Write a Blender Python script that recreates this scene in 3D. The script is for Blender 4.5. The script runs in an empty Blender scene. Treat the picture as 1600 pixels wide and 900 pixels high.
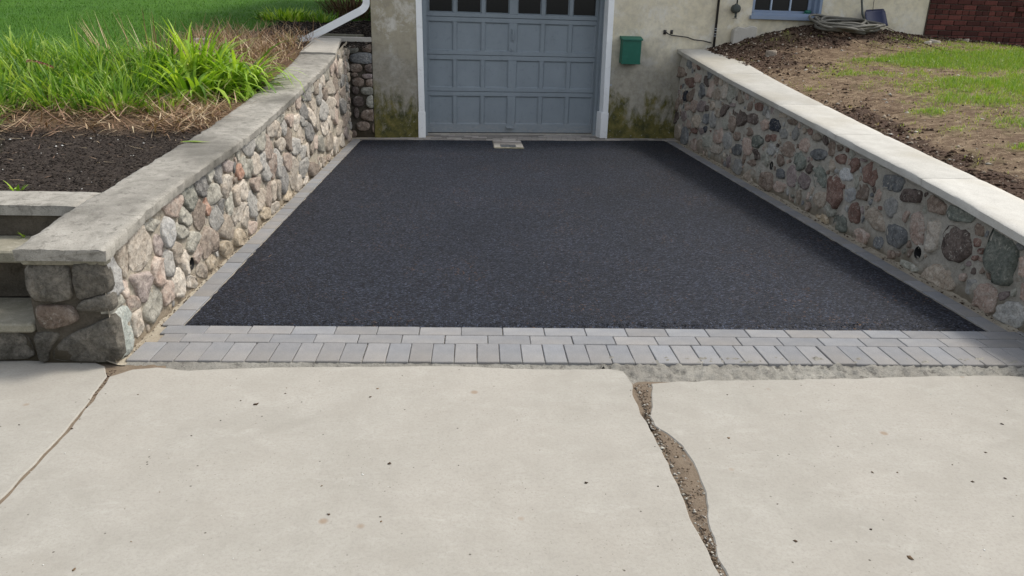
import bpy, math, random
import numpy as np
from mathutils import Vector, Matrix
random.seed(7); rng = np.random.default_rng(11)
S = bpy.context.scene
COL = S.collection
R = math.radians

# ---------------------------------------------------------------- camera
cam = bpy.data.cameras.new('camera'); camo = bpy.data.objects.new('camera', cam); COL.objects.link(camo); S.camera = camo
cam.sensor_width = 36; cam.lens = 1165.3 / 1600 * 36; cam.clip_end = 500; cam.clip_start = 0.05
CP, PITCH, YAW, ROLL = (1.3619, -3.3832, 1.3948), 0.336835, 0.062290, -0.028113
f = Vector((math.sin(YAW) * math.cos(PITCH), math.cos(YAW) * math.cos(PITCH), -math.sin(PITCH)))
r0 = Vector((math.cos(YAW), -math.sin(YAW), 0)); d0 = f.cross(r0)
rr = math.cos(ROLL) * r0 + math.sin(ROLL) * d0; dd = -math.sin(ROLL) * r0 + math.cos(ROLL) * d0
camo.matrix_world = Matrix(((rr.x, -dd.x, -f.x, CP[0]), (rr.y, -dd.y, -f.y, CP[1]), (rr.z, -dd.z, -f.z, CP[2]), (0, 0, 0, 1)))

# ---------------------------------------------------------------- sky, sun, exposure
SUN = Vector((0.67, 0.24, 1.0)).normalized()
W = bpy.data.worlds.new('World'); S.world = W; W.use_nodes = True
nt = W.node_tree; bg = nt.nodes['Background']
sky = nt.nodes.new('ShaderNodeTexSky'); sky.sky_type = 'NISHITA'; sky.sun_disc = False
sky.sun_elevation = math.asin(SUN.z); sky.sun_rotation = math.atan2(SUN.x, SUN.y)
sky.air_density = 1.0; sky.dust_density = 2.5; sky.ozone_density = 1.0
hs_ = nt.nodes.new('ShaderNodeHueSaturation'); hs_.inputs['Saturation'].default_value = .34   # thin bright cloud veil greys the blue
nt.links.new(sky.outputs[0], hs_.inputs['Color']); nt.links.new(hs_.outputs[0], bg.inputs[0]); bg.inputs[1].default_value = 0.15
sl = bpy.data.lights.new('sun', 'SUN'); sl.energy = 1.75; sl.angle = R(10); sl.color = (1.0, 0.93, 0.83)
so = bpy.data.objects.new('sun', sl); COL.objects.link(so); so.rotation_euler = (-SUN).to_track_quat('-Z', 'Y').to_euler()
S.view_settings.view_transform = 'Standard'; S.view_settings.look = 'None'
S.view_settings.exposure = 0.58; S.view_settings.gamma = 1.0

# ---------------------------------------------------------------- materials
def hexlin(c):
    return tuple(c) + (1,)
class N:
    def __init__(s, name):
        s.m = bpy.data.materials.new(name); s.m.use_nodes = True; s.t = s.m.node_tree; s.b = s.t.nodes['Principled BSDF']
        s.tc = s.t.nodes.new('ShaderNodeTexCoord'); s.co = s.tc.outputs['Object']
    def n(s, ty, **k):
        o = s.t.nodes.new('ShaderNode' + ty)
        for a, v in k.items(): setattr(o, a, v)
        return o
    def l(s, a, b): s.t.links.new(a, b)
    def noise(s, scale, detail=6, rough=.6, stretch=None, dist=0, co=None):
        o = s.n('TexNoise'); o.inputs['Scale'].default_value = scale; o.inputs['Detail'].default_value = detail
        o.inputs['Roughness'].default_value = rough; o.inputs['Distortion'].default_value = dist
        src = co or s.co
        if stretch:
            mp = s.n('Mapping'); mp.inputs['Scale'].default_value = stretch; s.l(src, mp.inputs[0]); src = mp.outputs[0]
        s.l(src, o.inputs['Vector']); return o.outputs['Fac']
    def vor(s, scale, feature='F1', out='Distance', rand=1):
        o = s.n('TexVoronoi', feature=feature); o.inputs['Scale'].default_value = scale; o.inputs['Randomness'].default_value = rand
        s.l(s.co, o.inputs['Vector']); return o.outputs[out]
    def ramp(s, fac, stops, interp='LINEAR'):
        o = s.n('ValToRGB'); o.color_ramp.interpolation = interp; e = o.color_ramp.elements
        while len(e) < len(stops): e.new(.5)
        for k, (p, c) in zip(e, stops):
            k.position = p; k.color = (c, c, c, 1) if not hasattr(c, '__len__') else tuple(c) + (1,)
        s.l(fac, o.inputs[0]); return o.outputs[0]
    def mix(s, fac, a, b, mode='MIX'):
        o = s.n('Mix', data_type='RGBA', blend_type=mode)
        for v, i in ((fac, 0), (a, 6), (b, 7)):
            if hasattr(v, 'is_linked'): s.l(v, o.inputs[i])
            elif i == 0: o.inputs[0].default_value = v
            else: o.inputs[i].default_value = (v, v, v, 1) if not hasattr(v, '__len__') else tuple(v) + (1,)
        return o.outputs[2]
    def math(s, op, a, b=0, clamp=False):
        o = s.n('Math', operation=op, use_clamp=clamp)
        for v, i in ((a, 0), (b, 1)):
            if hasattr(v, 'is_linked'): s.l(v, o.inputs[i])
            else: o.inputs[i].default_value = v
        return o.outputs[0]
    def bump(s, h, strength=.5, dist=.01, prev=None):
        o = s.n('Bump'); o.inputs['Strength'].default_value = strength; o.inputs['Distance'].default_value = dist
        s.l(h, o.inputs['Height'])
        if prev: s.l(prev, o.inputs['Normal'])
        s.l(o.outputs[0], s.b.inputs['Normal']); return o.outputs[0]
    def xyz(s):
        o = s.n('SeparateXYZ'); s.l(s.co, o.inputs[0]); return o.outputs
    def attr(s, name):
        o = s.n('Attribute'); o.attribute_name = name; return o.outputs['Fac']
    def rand(s):
        return s.n('ObjectInfo').outputs['Random']
    def fin(s, col, rough=.85, spec=.3):
        if hasattr(col, 'is_linked'): s.l(col, s.b.inputs['Base Color'])
        else: s.b.inputs['Base Color'].default_value = tuple(col) + (1,)
        if hasattr(rough, 'is_linked'): s.l(rough, s.b.inputs['Roughness'])
        else: s.b.inputs['Roughness'].default_value = rough
        s.b.inputs['Specular IOR Level'].default_value = spec
        return s.m

def stone_mat(name, a, b, c, speck=None, warm=0, dust=(.56, .51, .43), dustf=.7):
    L_ = lambda x: tuple(p * (1 - warm) + q * warm for p, q in zip(x, (.56, .50, .42)))
    a, b, c = L_(a), L_(b), L_(c); n = N(name)
    # every stone samples its own piece of noise
    off = n.n('VectorMath', operation='ADD'); cmb = n.n('CombineXYZ'); rv = n.math('MULTIPLY', n.rand(), 40)
    n.l(rv, cmb.inputs[0]); n.l(rv, cmb.inputs[1]); n.l(n.co, off.inputs[0]); n.l(cmb.outputs[0], off.inputs[1]); n.co = off.outputs[0]
    big = n.noise(11, 6, .7, dist=.9); fine = n.noise(75, 8, .8)
    col = n.ramp(big, [(.34, a), (.5, b), (.66, c)])
    col = n.mix(n.ramp(fine, [(.36, .85), (.56, 0)]), col, n.mix(1, col, (.45, .43, .42), 'MULTIPLY'))
    col = n.mix(n.ramp(n.noise(28, 6, .75, dist=1.5), [(.56, 0), (.64, dustf)]), col, n.mix(.75, c, dust))
    v = n.ramp(n.rand(), [(0, .76), (.5, 1.0), (1, 1.18)])
    col = n.mix(1, col, v, 'MULTIPLY')
    if speck: col = n.mix(n.ramp(n.noise(120, 3, .8), [(.60, 0), (.66, 1)]), col, speck)
    h = n.mix(.4, n.noise(24, 9, .75, dist=.6), n.vor(30))
    n.bump(h, 1.0, .016)
    return n.fin(col, .92, .15)
_SC = {'c': ('cream', (.48, .41, .33), (.58, .52, .44), (.66, .62, .54)), 't': ('tan', (.34, .28, .22), (.43, .37, .30), (.52, .47, .39)),
 'p': ('pink', (.38, .27, .22), (.47, .37, .31), (.54, .47, .41), (.62, .58, .52)), 'u': ('mauve', (.22, .18, .175), (.31, .26, .25), (.42, .35, .32)),
 'g': ('green_grey', (.26, .26, .22), (.36, .36, .31), (.47, .46, .40)), 'G': ('dark_green', (.13, .15, .13), (.205, .225, .195), (.32, .335, .29)),
 'd': ('blue_grey', (.12, .13, .135), (.19, .20, .205), (.31, .315, .31)), 'k': ('black_blue', (.03, .035, .045), (.045, .05, .062), (.08, .088, .10)),
 'D': ('dark_brown', (.08, .065, .058), (.125, .10, .088), (.20, .165, .145)), 'b': ('brown', (.18, .135, .105), (.26, .205, .165), (.37, .31, .26)),
 'r': ('red_brown', (.13, .075, .06), (.21, .13, .105), (.31, .22, .18), (.40, .34, .30)), 'o': ('orange', (.36, .18, .12), (.42, .24, .17), (.46, .30, .23)),
 'w': ('pale_blue', (.42, .44, .45), (.52, .53, .52), (.60, .61, .60), (.22, .23, .26)), 'l': ('light_grey', (.29, .30, .29), (.39, .39, .37), (.50, .49, .46)),
 'y': ('ochre', (.35, .28, .19), (.45, .37, .26), (.53, .46, .35)), 'T': ('teal', (.26, .32, .30), (.36, .42, .40), (.46, .50, .47)),
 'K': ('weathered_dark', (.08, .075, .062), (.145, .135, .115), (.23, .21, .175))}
SM = {k: stone_mat(v[0] + '_stone', *v[1:], dust=(.48, .455, .40), dustf=.15 if k == 'K' else .85) for k, v in _SC.items()}
SML = {k: stone_mat(v[0] + '_washed_stone', *v[1:4], warm=.24) for k, v in _SC.items() if k not in 'K'}
SML['K'] = SM['K']; SML['o'] = stone_mat('orange_washed_stone', *_SC['o'][1:4], warm=.12)
def mortar_mat(name, a, b, damp):
    n = N(name); z = n.xyz()[2]
    col = n.ramp(n.noise(6, 8, .65), [(.3, a), (.7, b)])
    col = n.mix(n.ramp(n.noise(110, 4, .7), [(.3, .0), (.6, 1)]), n.mix(1, col, (.72, .7, .68), 'MULTIPLY'), col)
    col = n.mix(n.ramp(n.noise(14, 8, .8, dist=.5), [(.34, .7), (.48, 0)]), col, n.mix(1, col, (.55, .51, .46), 'MULTIPLY'))
    m = n.math('SUBTRACT', n.math('MULTIPLY', n.noise(5, 6), .28), z)
    col = n.mix(n.ramp(m, [(.02, 0), (.12, .8)]), col, damp)
    n.bump(n.mix(.3, n.noise(34, 9, .8, dist=.6), n.noise(12, 4)), 1.0, .03)
    return n.fin(col, .92, .2)
MORT_L = mortar_mat('warm_wall_mortar', (.46, .41, .32), (.64, .58, .48), (.30, .24, .17))
MORT_R = mortar_mat('grey_wall_mortar', (.44, .415, .36), (.60, .575, .51), (.17, .14, .095))
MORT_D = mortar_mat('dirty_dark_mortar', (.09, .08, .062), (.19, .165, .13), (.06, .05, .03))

def concrete(name, a, b, stain, stainamt=.5, bumpd=.004, seed=0, lich=None, stretch=None, rnd=0):
    n = N(name)
    big = n.noise(1.3, 8, .6, stretch); med = n.noise(9, 8, .7, stretch, dist=.4); fine = n.noise(220, 3, .6)
    col = n.mix(n.ramp(med, [(.3, 0), (.7, 1)]), a, b)
    col = n.mix(n.math('MULTIPLY', n.ramp(big, [(.45, 0), (.68, 1)]), stainamt), col, stain)
    col = n.mix(n.ramp(fine, [(.28, .75), (.5, 0)]), col, n.mix(1, col, (.6, .58, .56), 'MULTIPLY'))
    if lich: col = n.mix(n.math('MULTIPLY', n.ramp(n.noise(22, 8, .75, dist=.5), [(.53, 0), (.62, 1)]), lich[1]), col, lich[0])
    if rnd: col = n.mix(1, col, n.ramp(n.rand(), [(0, 1 - rnd), (1, 1 + rnd * .6)]), 'MULTIPLY')
    n.bump(n.mix(.5, n.noise(60, 8, .7), med), .6, bumpd)
    return n.fin(col, .9, .25)
def slab_mat():
    n = N('worn_sidewalk_concrete')
    cloud = n.noise(.9, 6, .6); med = n.noise(5, 8, .7, dist=.5); fine = n.noise(260, 2, .5); grain = n.noise(90, 5, .8)
    col = n.mix(n.ramp(med, [(.3, 0), (.72, 1)]), (.305, .290, .253), (.385, .370, .328))
    col = n.mix(n.ramp(cloud, [(.42, 0), (.66, .55)]), col, (.40, .375, .33))
    col = n.mix(n.ramp(n.noise(2.2, 9, .75), [(.50, 0), (.68, .5)]), col, (.315, .295, .255))
    col = n.mix(n.ramp(n.noise(6, 9, .8, (.8, 1.4, 1), dist=.4), [(.52, 0), (.66, .35)]), col, (.46, .445, .40))
    col = n.mix(n.ramp(n.noise(32, 6, .8), [(.55, 0), (.7, .5)]), col, (.27, .255, .23))
    col = n.mix(n.ramp(grain, [(.38, .5), (.52, 0)]), col, (.28, .265, .235))
    # small pits and pale scuffs
    v = n.vor(17); sel = n.ramp(n.noise(4.5, 2), [(.5, 0), (.53, 1)])
    pit = n.math('MULTIPLY', n.ramp(v, [(.035, 1), (.075, 0)]), sel)
    col = n.mix(pit, col, (.10, .085, .07))
    v2 = n.vor(44); pit2 = n.math('MULTIPLY', n.ramp(v2, [(.05, 1), (.12, 0)]), n.ramp(n.noise(2.1, 3), [(.47, 0), (.55, .75)]))
    col = n.mix(pit2, col, (.17, .15, .12))
    scuff = n.ramp(n.noise(13, 6, .7, (1, 2.6, 1)), [(.70, 0), (.76, .6)])
    col = n.mix(scuff, col, (.54, .53, .50))
    rust = n.math('MULTIPLY', n.ramp(n.vor(3.1), [(.03, 1), (.055, 0)]), .55)
    col = n.mix(rust, col, (.24, .15, .08))
    h = n.mix(.5, grain, med)
    h = n.math('SUBTRACT', h, n.math('MULTIPLY', pit, .5))
    n.bump(h, .5, .004)
    return n.fin(col, .9, .25)
SLAB = slab_mat()
COP_L = concrete('weathered_lichen_concrete', (.23, .22, .19), (.42, .40, .355), (.11, .105, .09), .85, .012, lich=((.15, .14, .12), .75))
COP_D = concrete('mossy_old_concrete', (.20, .19, .14), (.32, .30, .24), (.07, .07, .04), .85, .012, lich=((.42, .40, .33), .4))
COP_R = concrete('smooth_pale_limestone', (.46, .45, .41), (.56, .55, .505), (.38, .35, .28), .65, .0015, rnd=.15)
COP_C = concrete('greyed_end_concrete', (.36, .34, .30), (.46, .44, .39), (.22, .2, .17), .6, .008)
PAV = concrete('grey_concrete_paver', (.215, .22, .23), (.295, .30, .305), (.25, .23, .20), .6, .003, rnd=.13)
_n = PAV.node_tree; _b = _n.nodes['Principled BSDF']; _src = _b.inputs['Base Color'].links[0].from_socket
_oi = _n.nodes.new('ShaderNodeObjectInfo'); _wn = _n.nodes.new('ShaderNodeTexWhiteNoise'); _wn.noise_dimensions = '1D'; _n.links.new(_oi.outputs['Random'], _wn.inputs['W'])
_rm = _n.nodes.new('ShaderNodeValToRGB'); _rm.color_ramp.elements[0].color = (1.03, 1.0, .965, 1); _rm.color_ramp.elements[1].color = (.97, .99, 1.02, 1); _n.links.new(_wn.outputs['Value'], _rm.inputs[0])
_mx = _n.nodes.new('ShaderNodeMix'); _mx.data_type = 'RGBA'; _mx.blend_type = 'MULTIPLY'; _mx.inputs[0].default_value = 1; _n.links.new(_src, _mx.inputs[6]); _n.links.new(_rm.outputs[0], _mx.inputs[7]); _n.links.new(_mx.outputs[2], _b.inputs['Base Color'])
PAV_OLD = concrete('stained_threshold_paver', (.28, .26, .24), (.42, .40, .37), (.17, .14, .11), .6, .004, rnd=.45)
BED = concrete('fresh_rough_mortar', (.24, .23, .20), (.36, .35, .31), (.17, .16, .14), .5, .03, lich=((.09, .085, .075), .8))
GUT = concrete('sandy_gutter_mortar', (.34, .30, .23), (.45, .41, .33), (.22, .18, .13), .5, .01, lich=((.16, .13, .09), .4))
SAND = concrete('damp_joint_sand', (.15, .115, .08), (.235, .19, .14), (.14, .105, .075), .5, .012, lich=((.10, .08, .06), .5))
ROAD = concrete('street_surface', (.05, .05, .05), (.07, .07, .07), (.09, .09, .09), .4, .004)

def asphalt():
    n = N('fresh_black_asphalt')
    o = n.n('TexVoronoi'); o.inputs['Scale'].default_value = 105; n.l(n.co, o.inputs['Vector'])
    cell = o.outputs['Color']; dist = o.outputs['Distance']
    sp = n.n('SeparateXYZ'); n.l(cell, sp.inputs[0])
    big = n.noise(1.1, 6, .6)
    base = n.ramp(sp.outputs[0], [(0, (.003, .005, .010)), (.45, (.009, .014, .029)), (.8, (.025, .035, .062)), (1, (.085, .105, .155))])
    base = n.mix(n.ramp(dist, [(.35, 0), (.6, .85)]), base, (.008, .008, .010))
    base = n.mix(n.ramp(n.noise(.55, 4, .5, (1, .4, 1)), [(.4, .55), (.62, 0)]), base, n.mix(1, base, (.62, .64, .68), 'MULTIPLY'))
    base = n.mix(n.ramp(big, [(.35, .0), (.65, .5)]), base, n.mix(1, base, (1.4, 1.36, 1.32), 'MULTIPLY'))
    rustn = n.math('MULTIPLY', n.ramp(sp.outputs[1], [(.965, 0), (.975, 1)]), n.ramp(n.noise(1.7, 4), [(.48, 0), (.6, .8)]))
    base = n.mix(rustn, base, (.16, .09, .05))
    h = n.math('MULTIPLY', n.ramp(dist, [(0, 1), (.55, 0)]), n.math('ADD', sp.outputs[2], .4))
    nb = n.bump(h, 1.0, .006)
    n.bump(n.noise(260, 4, .7), .4, .002, nb)
    rg = n.ramp(sp.outputs[0], [(0, .8), (1, .5)])
    return n.fin(base, rg, .28)
ASPH = asphalt()

def stucco():
    n = N('aged_parged_wall'); x, y, z = n.xyz()
    med = n.noise(2.2, 8, .65, dist=.8); fine = n.noise(14, 8, .7)
    col = n.ramp(med, [(.3, (.52, .47, .35)), (.5, (.68, .62, .47)), (.7, (.74, .69, .56))])
    col = n.mix(n.ramp(fine, [(.35, .5), (.55, 0)]), col, (.44, .41, .34))
    # strip left of the door is lit less: shade multiplied into its colour
    lm = n.ramp(x, [(.45, 0), (.50, 1)])
    mr = n.n('MapRange'); mr.inputs[1].default_value = .6; mr.inputs[2].default_value = 1.0; n.l(x, mr.inputs[0])
    col = n.mix(mr.outputs[0], n.mix(1, col, (.58, .57, .55), 'MULTIPLY'), col)
    pale = n.ramp(n.noise(3.2, 8, .75, dist=.3), [(.52, 0), (.64, .7)])
    col = n.mix(pale, col, (.70, .68, .62))
    # grey damp stain at mid height and moss rising from the ground
    zz = n.math('SUBTRACT', z, n.math('MULTIPLY', n.noise(2.1, 6, .6), .9))
    gm = n.n('MapRange'); gm.inputs[1].default_value = .78; gm.inputs[2].default_value = .45; gm.inputs[4].default_value = .75; n.l(zz, gm.inputs[0])
    gate = n.n('MapRange'); gate.inputs[1].default_value = 4.6; gate.inputs[2].default_value = 4.4; n.l(x, gate.inputs[0])
    gr = n.math('MULTIPLY', gm.outputs[0], gate.outputs[0])
    col = n.mix(gr, col, n.ramp(fine, [(.3, (.20, .19, .155)), (.7, (.38, .36, .31))]))
    z2 = n.math('SUBTRACT', z, n.math('MULTIPLY', n.noise(3.0, 9, .75, (1.6, 1.6, .8), dist=.3), 2.0))
    mm = n.n('MapRange'); mm.inputs[1].default_value = -.42; mm.inputs[2].default_value = -.72; mm.inputs[4].default_value = .95; n.l(z2, mm.inputs[0])
    ms = n.math('MULTIPLY', mm.outputs[0], gate.outputs[0])
    col = n.mix(ms, col, n.ramp(n.noise(8, 6, .7), [(.35, (.05, .055, .018)), (.55, (.15, .135, .035)), (.7, (.24, .19, .07))]))
    spot = n.math('MULTIPLY', n.ramp(n.noise(26, 6, .8), [(.60, 0), (.68, 1)]), ms)
    col = n.mix(spot, col, (.42, .42, .34))
    n.bump(n.mix(.5, fine, n.noise(60, 6, .7)), .5, .008)
    return n.fin(col, .9, .2)
STUC = stucco()

def paint(name, c, rough=.5, var=.12, dirt=None, spec=.4):
    n = N(name); col = n.ramp(n.noise(4, 7, .6), [(.3, tuple(v * (1 - var) for v in c)), (.7, tuple(v * (1 + var) for v in c))])
    if dirt: col = n.mix(n.ramp(n.noise(18, 8, .75), [(.55, 0), (.75, .6)]), col, dirt)
    if name.startswith('slate'):   # scuffed, dusty foot of the door
        mr = n.n('MapRange'); mr.inputs[1].default_value = .22; mr.inputs[2].default_value = .04; n.l(n.xyz()[2], mr.inputs[0])
        col = n.mix(n.math('MULTIPLY', mr.outputs[0], n.ramp(n.noise(16, 8, .8, (1, 1, 2.5)), [(.45, .1), (.62, .75)])), col, (.36, .36, .35))
        col = n.mix(n.ramp(n.noise(2.2, 8, .7, (3, 3, .5)), [(.5, 0), (.7, .35)]), col, n.mix(1, col, (.8, .8, .78), 'MULTIPLY'))
    n.bump(n.noise(90, 4), .15, .002)
    return n.fin(col, rough, spec)
DOORP = paint('slate_blue_door_paint', (.235, .275, .305), .55, .05, (.13, .15, .18))
TRIMW = paint('white_trim_paint', (.88, .90, .90), .5, .04, (.55, .55, .54))
WINP = paint('blue_grey_window_paint', (.22, .28, .38), .55, .08, (.33, .34, .35))
MULL = paint('pale_blue_mullion_paint', (.40, .48, .58), .5, .05)
GREENM = paint('green_enamel', (.008, .115, .075), .42, .08, (.02, .16, .11))
DARKP = paint('dark_brown_pipe_paint', (.03, .027, .025), .5, .1, (.08, .07, .06))
PALEB = paint('pale_pipe_band', (.35, .38, .40), .5)
METERM = paint('weathered_green_metal', (.06, .07, .065), .6, .2, (.14, .13, .11))
HOSEM = paint('dusty_grey_hose', (.13, .125, .105), .6, .15, (.20, .19, .16))
NAVY = paint('navy_plastic', (.012, .018, .06), .4, .1)
SPOUTW = paint('white_aluminium', (.78, .80, .80), .35, .03, (.66, .67, .66), .5)
PANEG = N('dark_window_glass'); PANEG.b.inputs['Transmission Weight'].default_value = .0
PANEG = PANEG.fin((.010, .011, .012), .08, .25)
VOID = N('dark_void').fin((.006, .006, .006), .9, .1)
GALV = paint('galvanised_grate', (.16, .17, .18), .5, .1, (.08, .07, .06))
INNER = paint('drain_pipe_plastic', (.03, .03, .03), .6)

def brickm():
    n = N('dark_red_brick'); col = n.ramp(n.noise(14, 6, .7), [(.3, (.075, .022, .018)), (.7, (.13, .042, .032))])
    col = n.mix(1, col, n.ramp(n.rand(), [(0, .45), (.5, .9), (1, 1.35)]), 'MULTIPLY')
    n.bump(n.noise(70, 6, .7), .6, .004); return n.fin(col, .85, .25)
BRICK = brickm()
BMORT = concrete('brick_mortar', (.10, .08, .065), (.15, .12, .10), (.06, .05, .04), .5, .004)

def leafm(name, stops, trans=.35):
    dry = trans == 0
    n = N(name); col = n.ramp(n.attr('rnd'), stops)
    col = n.mix(n.ramp(n.noise(25, 3), [(.3, .25), (.7, 0)]), col, n.mix(1, col, (.5, .55, .4), 'MULTIPLY'))
    n.fin(col, .97 if dry else .5, .05 if dry else .35)
    if trans:
        tr = n.n('BsdfTranslucent'); n.l(n.mix(1, col, (1.5, 1.5, .7), 'MULTIPLY'), tr.inputs[0]); ms = n.n('MixShader'); ms.inputs[0].default_value = trans
        out = n.t.nodes['Material Output']; n.l(n.b.outputs[0], ms.inputs[1]); n.l(tr.outputs[0], ms.inputs[2]); n.l(ms.outputs[0], out.inputs[0])
    return n.m
LILY = leafm('bright_strap_leaf', [(0, (.08, .18, .015)), (.35, (.22, .38, .03)), (.75, (.36, .53, .06)), (1, (.48, .60, .12))])
NARROW = leafm('narrow_green_leaf', [(0, (.05, .14, .02)), (.4, (.14, .28, .03)), (.8, (.27, .42, .06)), (1, (.42, .52, .14))])
LAWN = leafm('lawn_blade', [(0, (.03, .10, .008)), (.5, (.055, .155, .012)), (1, (.10, .22, .02))], .3)
PATCH = leafm('young_patch_grass', [(0, (.08, .20, .02)), (.35, (.18, .32, .03)), (.7, (.34, .42, .07)), (1, (.48, .42, .16))], .3)
STRAW = leafm('dry_straw', [(0, (.10, .05, .03)), (.35, (.26, .15, .09)), (.7, (.46, .32, .20)), (1, (.66, .54, .36))], .1)
TWIG = leafm('red_brown_twig', [(0, (.05, .025, .018)), (.6, (.13, .07, .05)), (1, (.25, .17, .10))], 0)
CHIPK = leafm('black_mulch_chip', [(0, (.012, .010, .009)), (.6, (.032, .027, .024)), (.93, (.075, .060, .050)), (1, (.16, .14, .12))], 0)
CHIPB = leafm('brown_soil_crumb', [(0, (.02, .012, .009)), (.5, (.055, .035, .026)), (.85, (.13, .09, .065)), (1, (.45, .38, .30))], 0)
PALEST = leafm('pale_pebble', [(0, (.25, .22, .18)), (1, (.60, .57, .52))], 0)
SPECKD = leafm('dark_debris', [(0, (.03, .02, .015)), (.7, (.10, .07, .05)), (1, (.25, .17, .10))], 0)
WHITEF = leafm('white_chip', [(0, (.70, .70, .68)), (1, (.80, .80, .78))], 0)
PINK = leafm('pale_pink_petal', [(0, (.45, .14, .17)), (1, (.75, .42, .42))], .3)

def soil_left():
    n = N('dark_garden_soil'); g = n.attr('green'); st = n.attr('straw')
    col = n.ramp(n.noise(30, 8, .75), [(.3, (.018, .014, .012)), (.55, (.055, .043, .035)), (.68, (.10, .085, .075)), (.8, (.26, .25, .23))])
    sc = n.ramp(n.noise(35, 8, .75), [(.3, (.07, .04, .025)), (.7, (.26, .18, .11))])
    gc = n.ramp(n.noise(18, 8, .75), [(.3, (.033, .105, .009)), (.7, (.07, .17, .016))])
    gc = n.mix(n.ramp(n.noise(.5, 4), [(.4, 0), (.65, .6)]), gc, n.mix(1, gc, (1.4, 1.25, 1.2), 'MULTIPLY'))
    col = n.mix(st, col, sc); col = n.mix(g, col, gc)
    n.bump(n.noise(45, 8, .8), 1, .02); return n.fin(col, .95, .15)
SOIL_L = soil_left()
def soil_right():
    n = N('bare_yard_soil'); g = n.attr('green'); dk = n.attr('dark')
    col = n.ramp(n.noise(8, 10, .8, (1, 1.7, 1), dist=.5), [(.36, (.075, .045, .03)), (.5, (.19, .135, .088)), (.64, (.36, .28, .185))])
    dc = n.ramp(n.noise(40, 8, .75), [(.3, (.04, .025, .018)), (.55, (.10, .066, .048)), (.72, (.20, .145, .105))])
    gc = n.ramp(n.noise(24, 8, .75), [(.3, (.12, .16, .04)), (.7, (.27, .28, .10))])
    nz = n.ramp(n.noise(9, 6, .7), [(.3, -.25), (.7, .25)])
    dm = n.math('ADD', dk, n.math('MULTIPLY', n.math('SUBTRACT', n.noise(6, 6, .7), .5), 1.2))
    col = n.mix(n.ramp(dm, [(.35, 0), (.6, 1)]), col, dc)
    gm = n.math('MULTIPLY', g, n.ramp(n.noise(14, 6, .7), [(.4, .1), (.6, 1)]))
    col = n.mix(gm, col, gc)
    n.bump(n.noise(32, 9, .8), 1, .02); return n.fin(col, .95, .15)
SOIL_R = soil_right()

# ---------------------------------------------------------------- helpers
def obj(name, me, mat=None, parent=None, smooth=False):
    o = bpy.data.objects.new(name, me); COL.objects.link(o)
    if mat: 
        if len(me.materials) == 0: me.materials.append(mat)
    if smooth and len(me.polygons): me.polygons.foreach_set('use_smooth', [True] * len(me.polygons))
    if parent: o.parent = parent
    return o
def mesh(v, fc, name='m'):
    me = bpy.data.meshes.new(name); me.from_pydata([tuple(p) for p in v], [], [tuple(q) for q in fc]); me.update(); return me
def tag(o, label=None, cat=None, group=None, kind=None):
    if label: o['label'] = label
    if cat: o['category'] = cat
    if group: o['group'] = group
    if kind: o['kind'] = kind
    return o
def thing(name, label, cat, loc=(0, 0, 0), group=None):
    o = bpy.data.objects.new(name, None); COL.objects.link(o); o.empty_display_size = .1
    o.location = loc; return tag(o, label, cat, group)
def under(o, root):
    o.parent = root; o.matrix_parent_inverse = Matrix.Translation(-root.location); return o
class MB:
    def __init__(s): s.v = []; s.f = []
    def add(s, v, fc):
        k = len(s.v); s.v += [tuple(p) for p in v]; s.f += [tuple(i + k for i in q) for q in fc]; return s
    def prism(s, poly, z0, z1, fr=None):          # poly of 2D points, extruded; fr maps (a,b,c)->xyz
        fr = fr or (lambda a, b, c: (a, b, c)); n = len(poly)
        v = [fr(a, b, z0) for a, b in poly] + [fr(a, b, z1) for a, b in poly]
        return s.add(v, [tuple(range(n))[::-1], tuple(range(n, 2 * n))] + [(i, (i + 1) % n, n + (i + 1) % n, n + i) for i in range(n)])
    def box(s, x0, x1, y0, y1, z0, z1, fr=None):
        return s.prism([(x0, y0), (x1, y0), (x1, y1), (x0, y1)], z0, z1, fr)
    def tube(s, pts, rad, n=8, closed=False, caps=True):
        P = [Vector(p) for p in pts]; m = len(P); rads = rad if hasattr(rad, '__len__') else [rad] * m
        v = []; up = Vector((0, 0, 1))
        t0 = (P[1] - P[0]).normalized(); a = t0.cross(up if abs(t0.z) < .9 else Vector((1, 0, 0))).normalized()
        for i in range(m):
            t = ((P[(i + 1) % m] - P[i - 1]) if closed or 0 < i < m - 1 else (P[1] - P[0] if i == 0 else P[-1] - P[-2])).normalized()
            a = (a - t * a.dot(t)).normalized(); b = t.cross(a)
            v += [P[i] + (a * math.cos(q) + b * math.sin(q)) * rads[i] for q in (2 * math.pi * k / n for k in range(n))]
        fc = []
        for i in range(m if closed else m - 1):
            j = (i + 1) % m
            fc += [(i * n + k, i * n + (k + 1) % n, j * n + (k + 1) % n, j * n + k) for k in range(n)]
        if caps and not closed: fc += [tuple(range(n))[::-1], tuple(range((m - 1) * n, m * n))]
        return s.add(v, fc)
    def build(s, name, mat, parent=None, smooth=False, bevel=0):
        me = mesh(s.v, s.f)
        import bmesh
        bm = bmesh.new(); bm.from_mesh(me); bmesh.ops.recalc_face_normals(bm, faces=bm.faces)
        if bevel: bmesh.ops.bevel(bm, geom=bm.edges[:], offset=bevel, segments=1, affect='EDGES', clamp_overlap=True)
        bm.to_mesh(me); bm.free()
        return obj(name, me, mat, parent, smooth)

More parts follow.
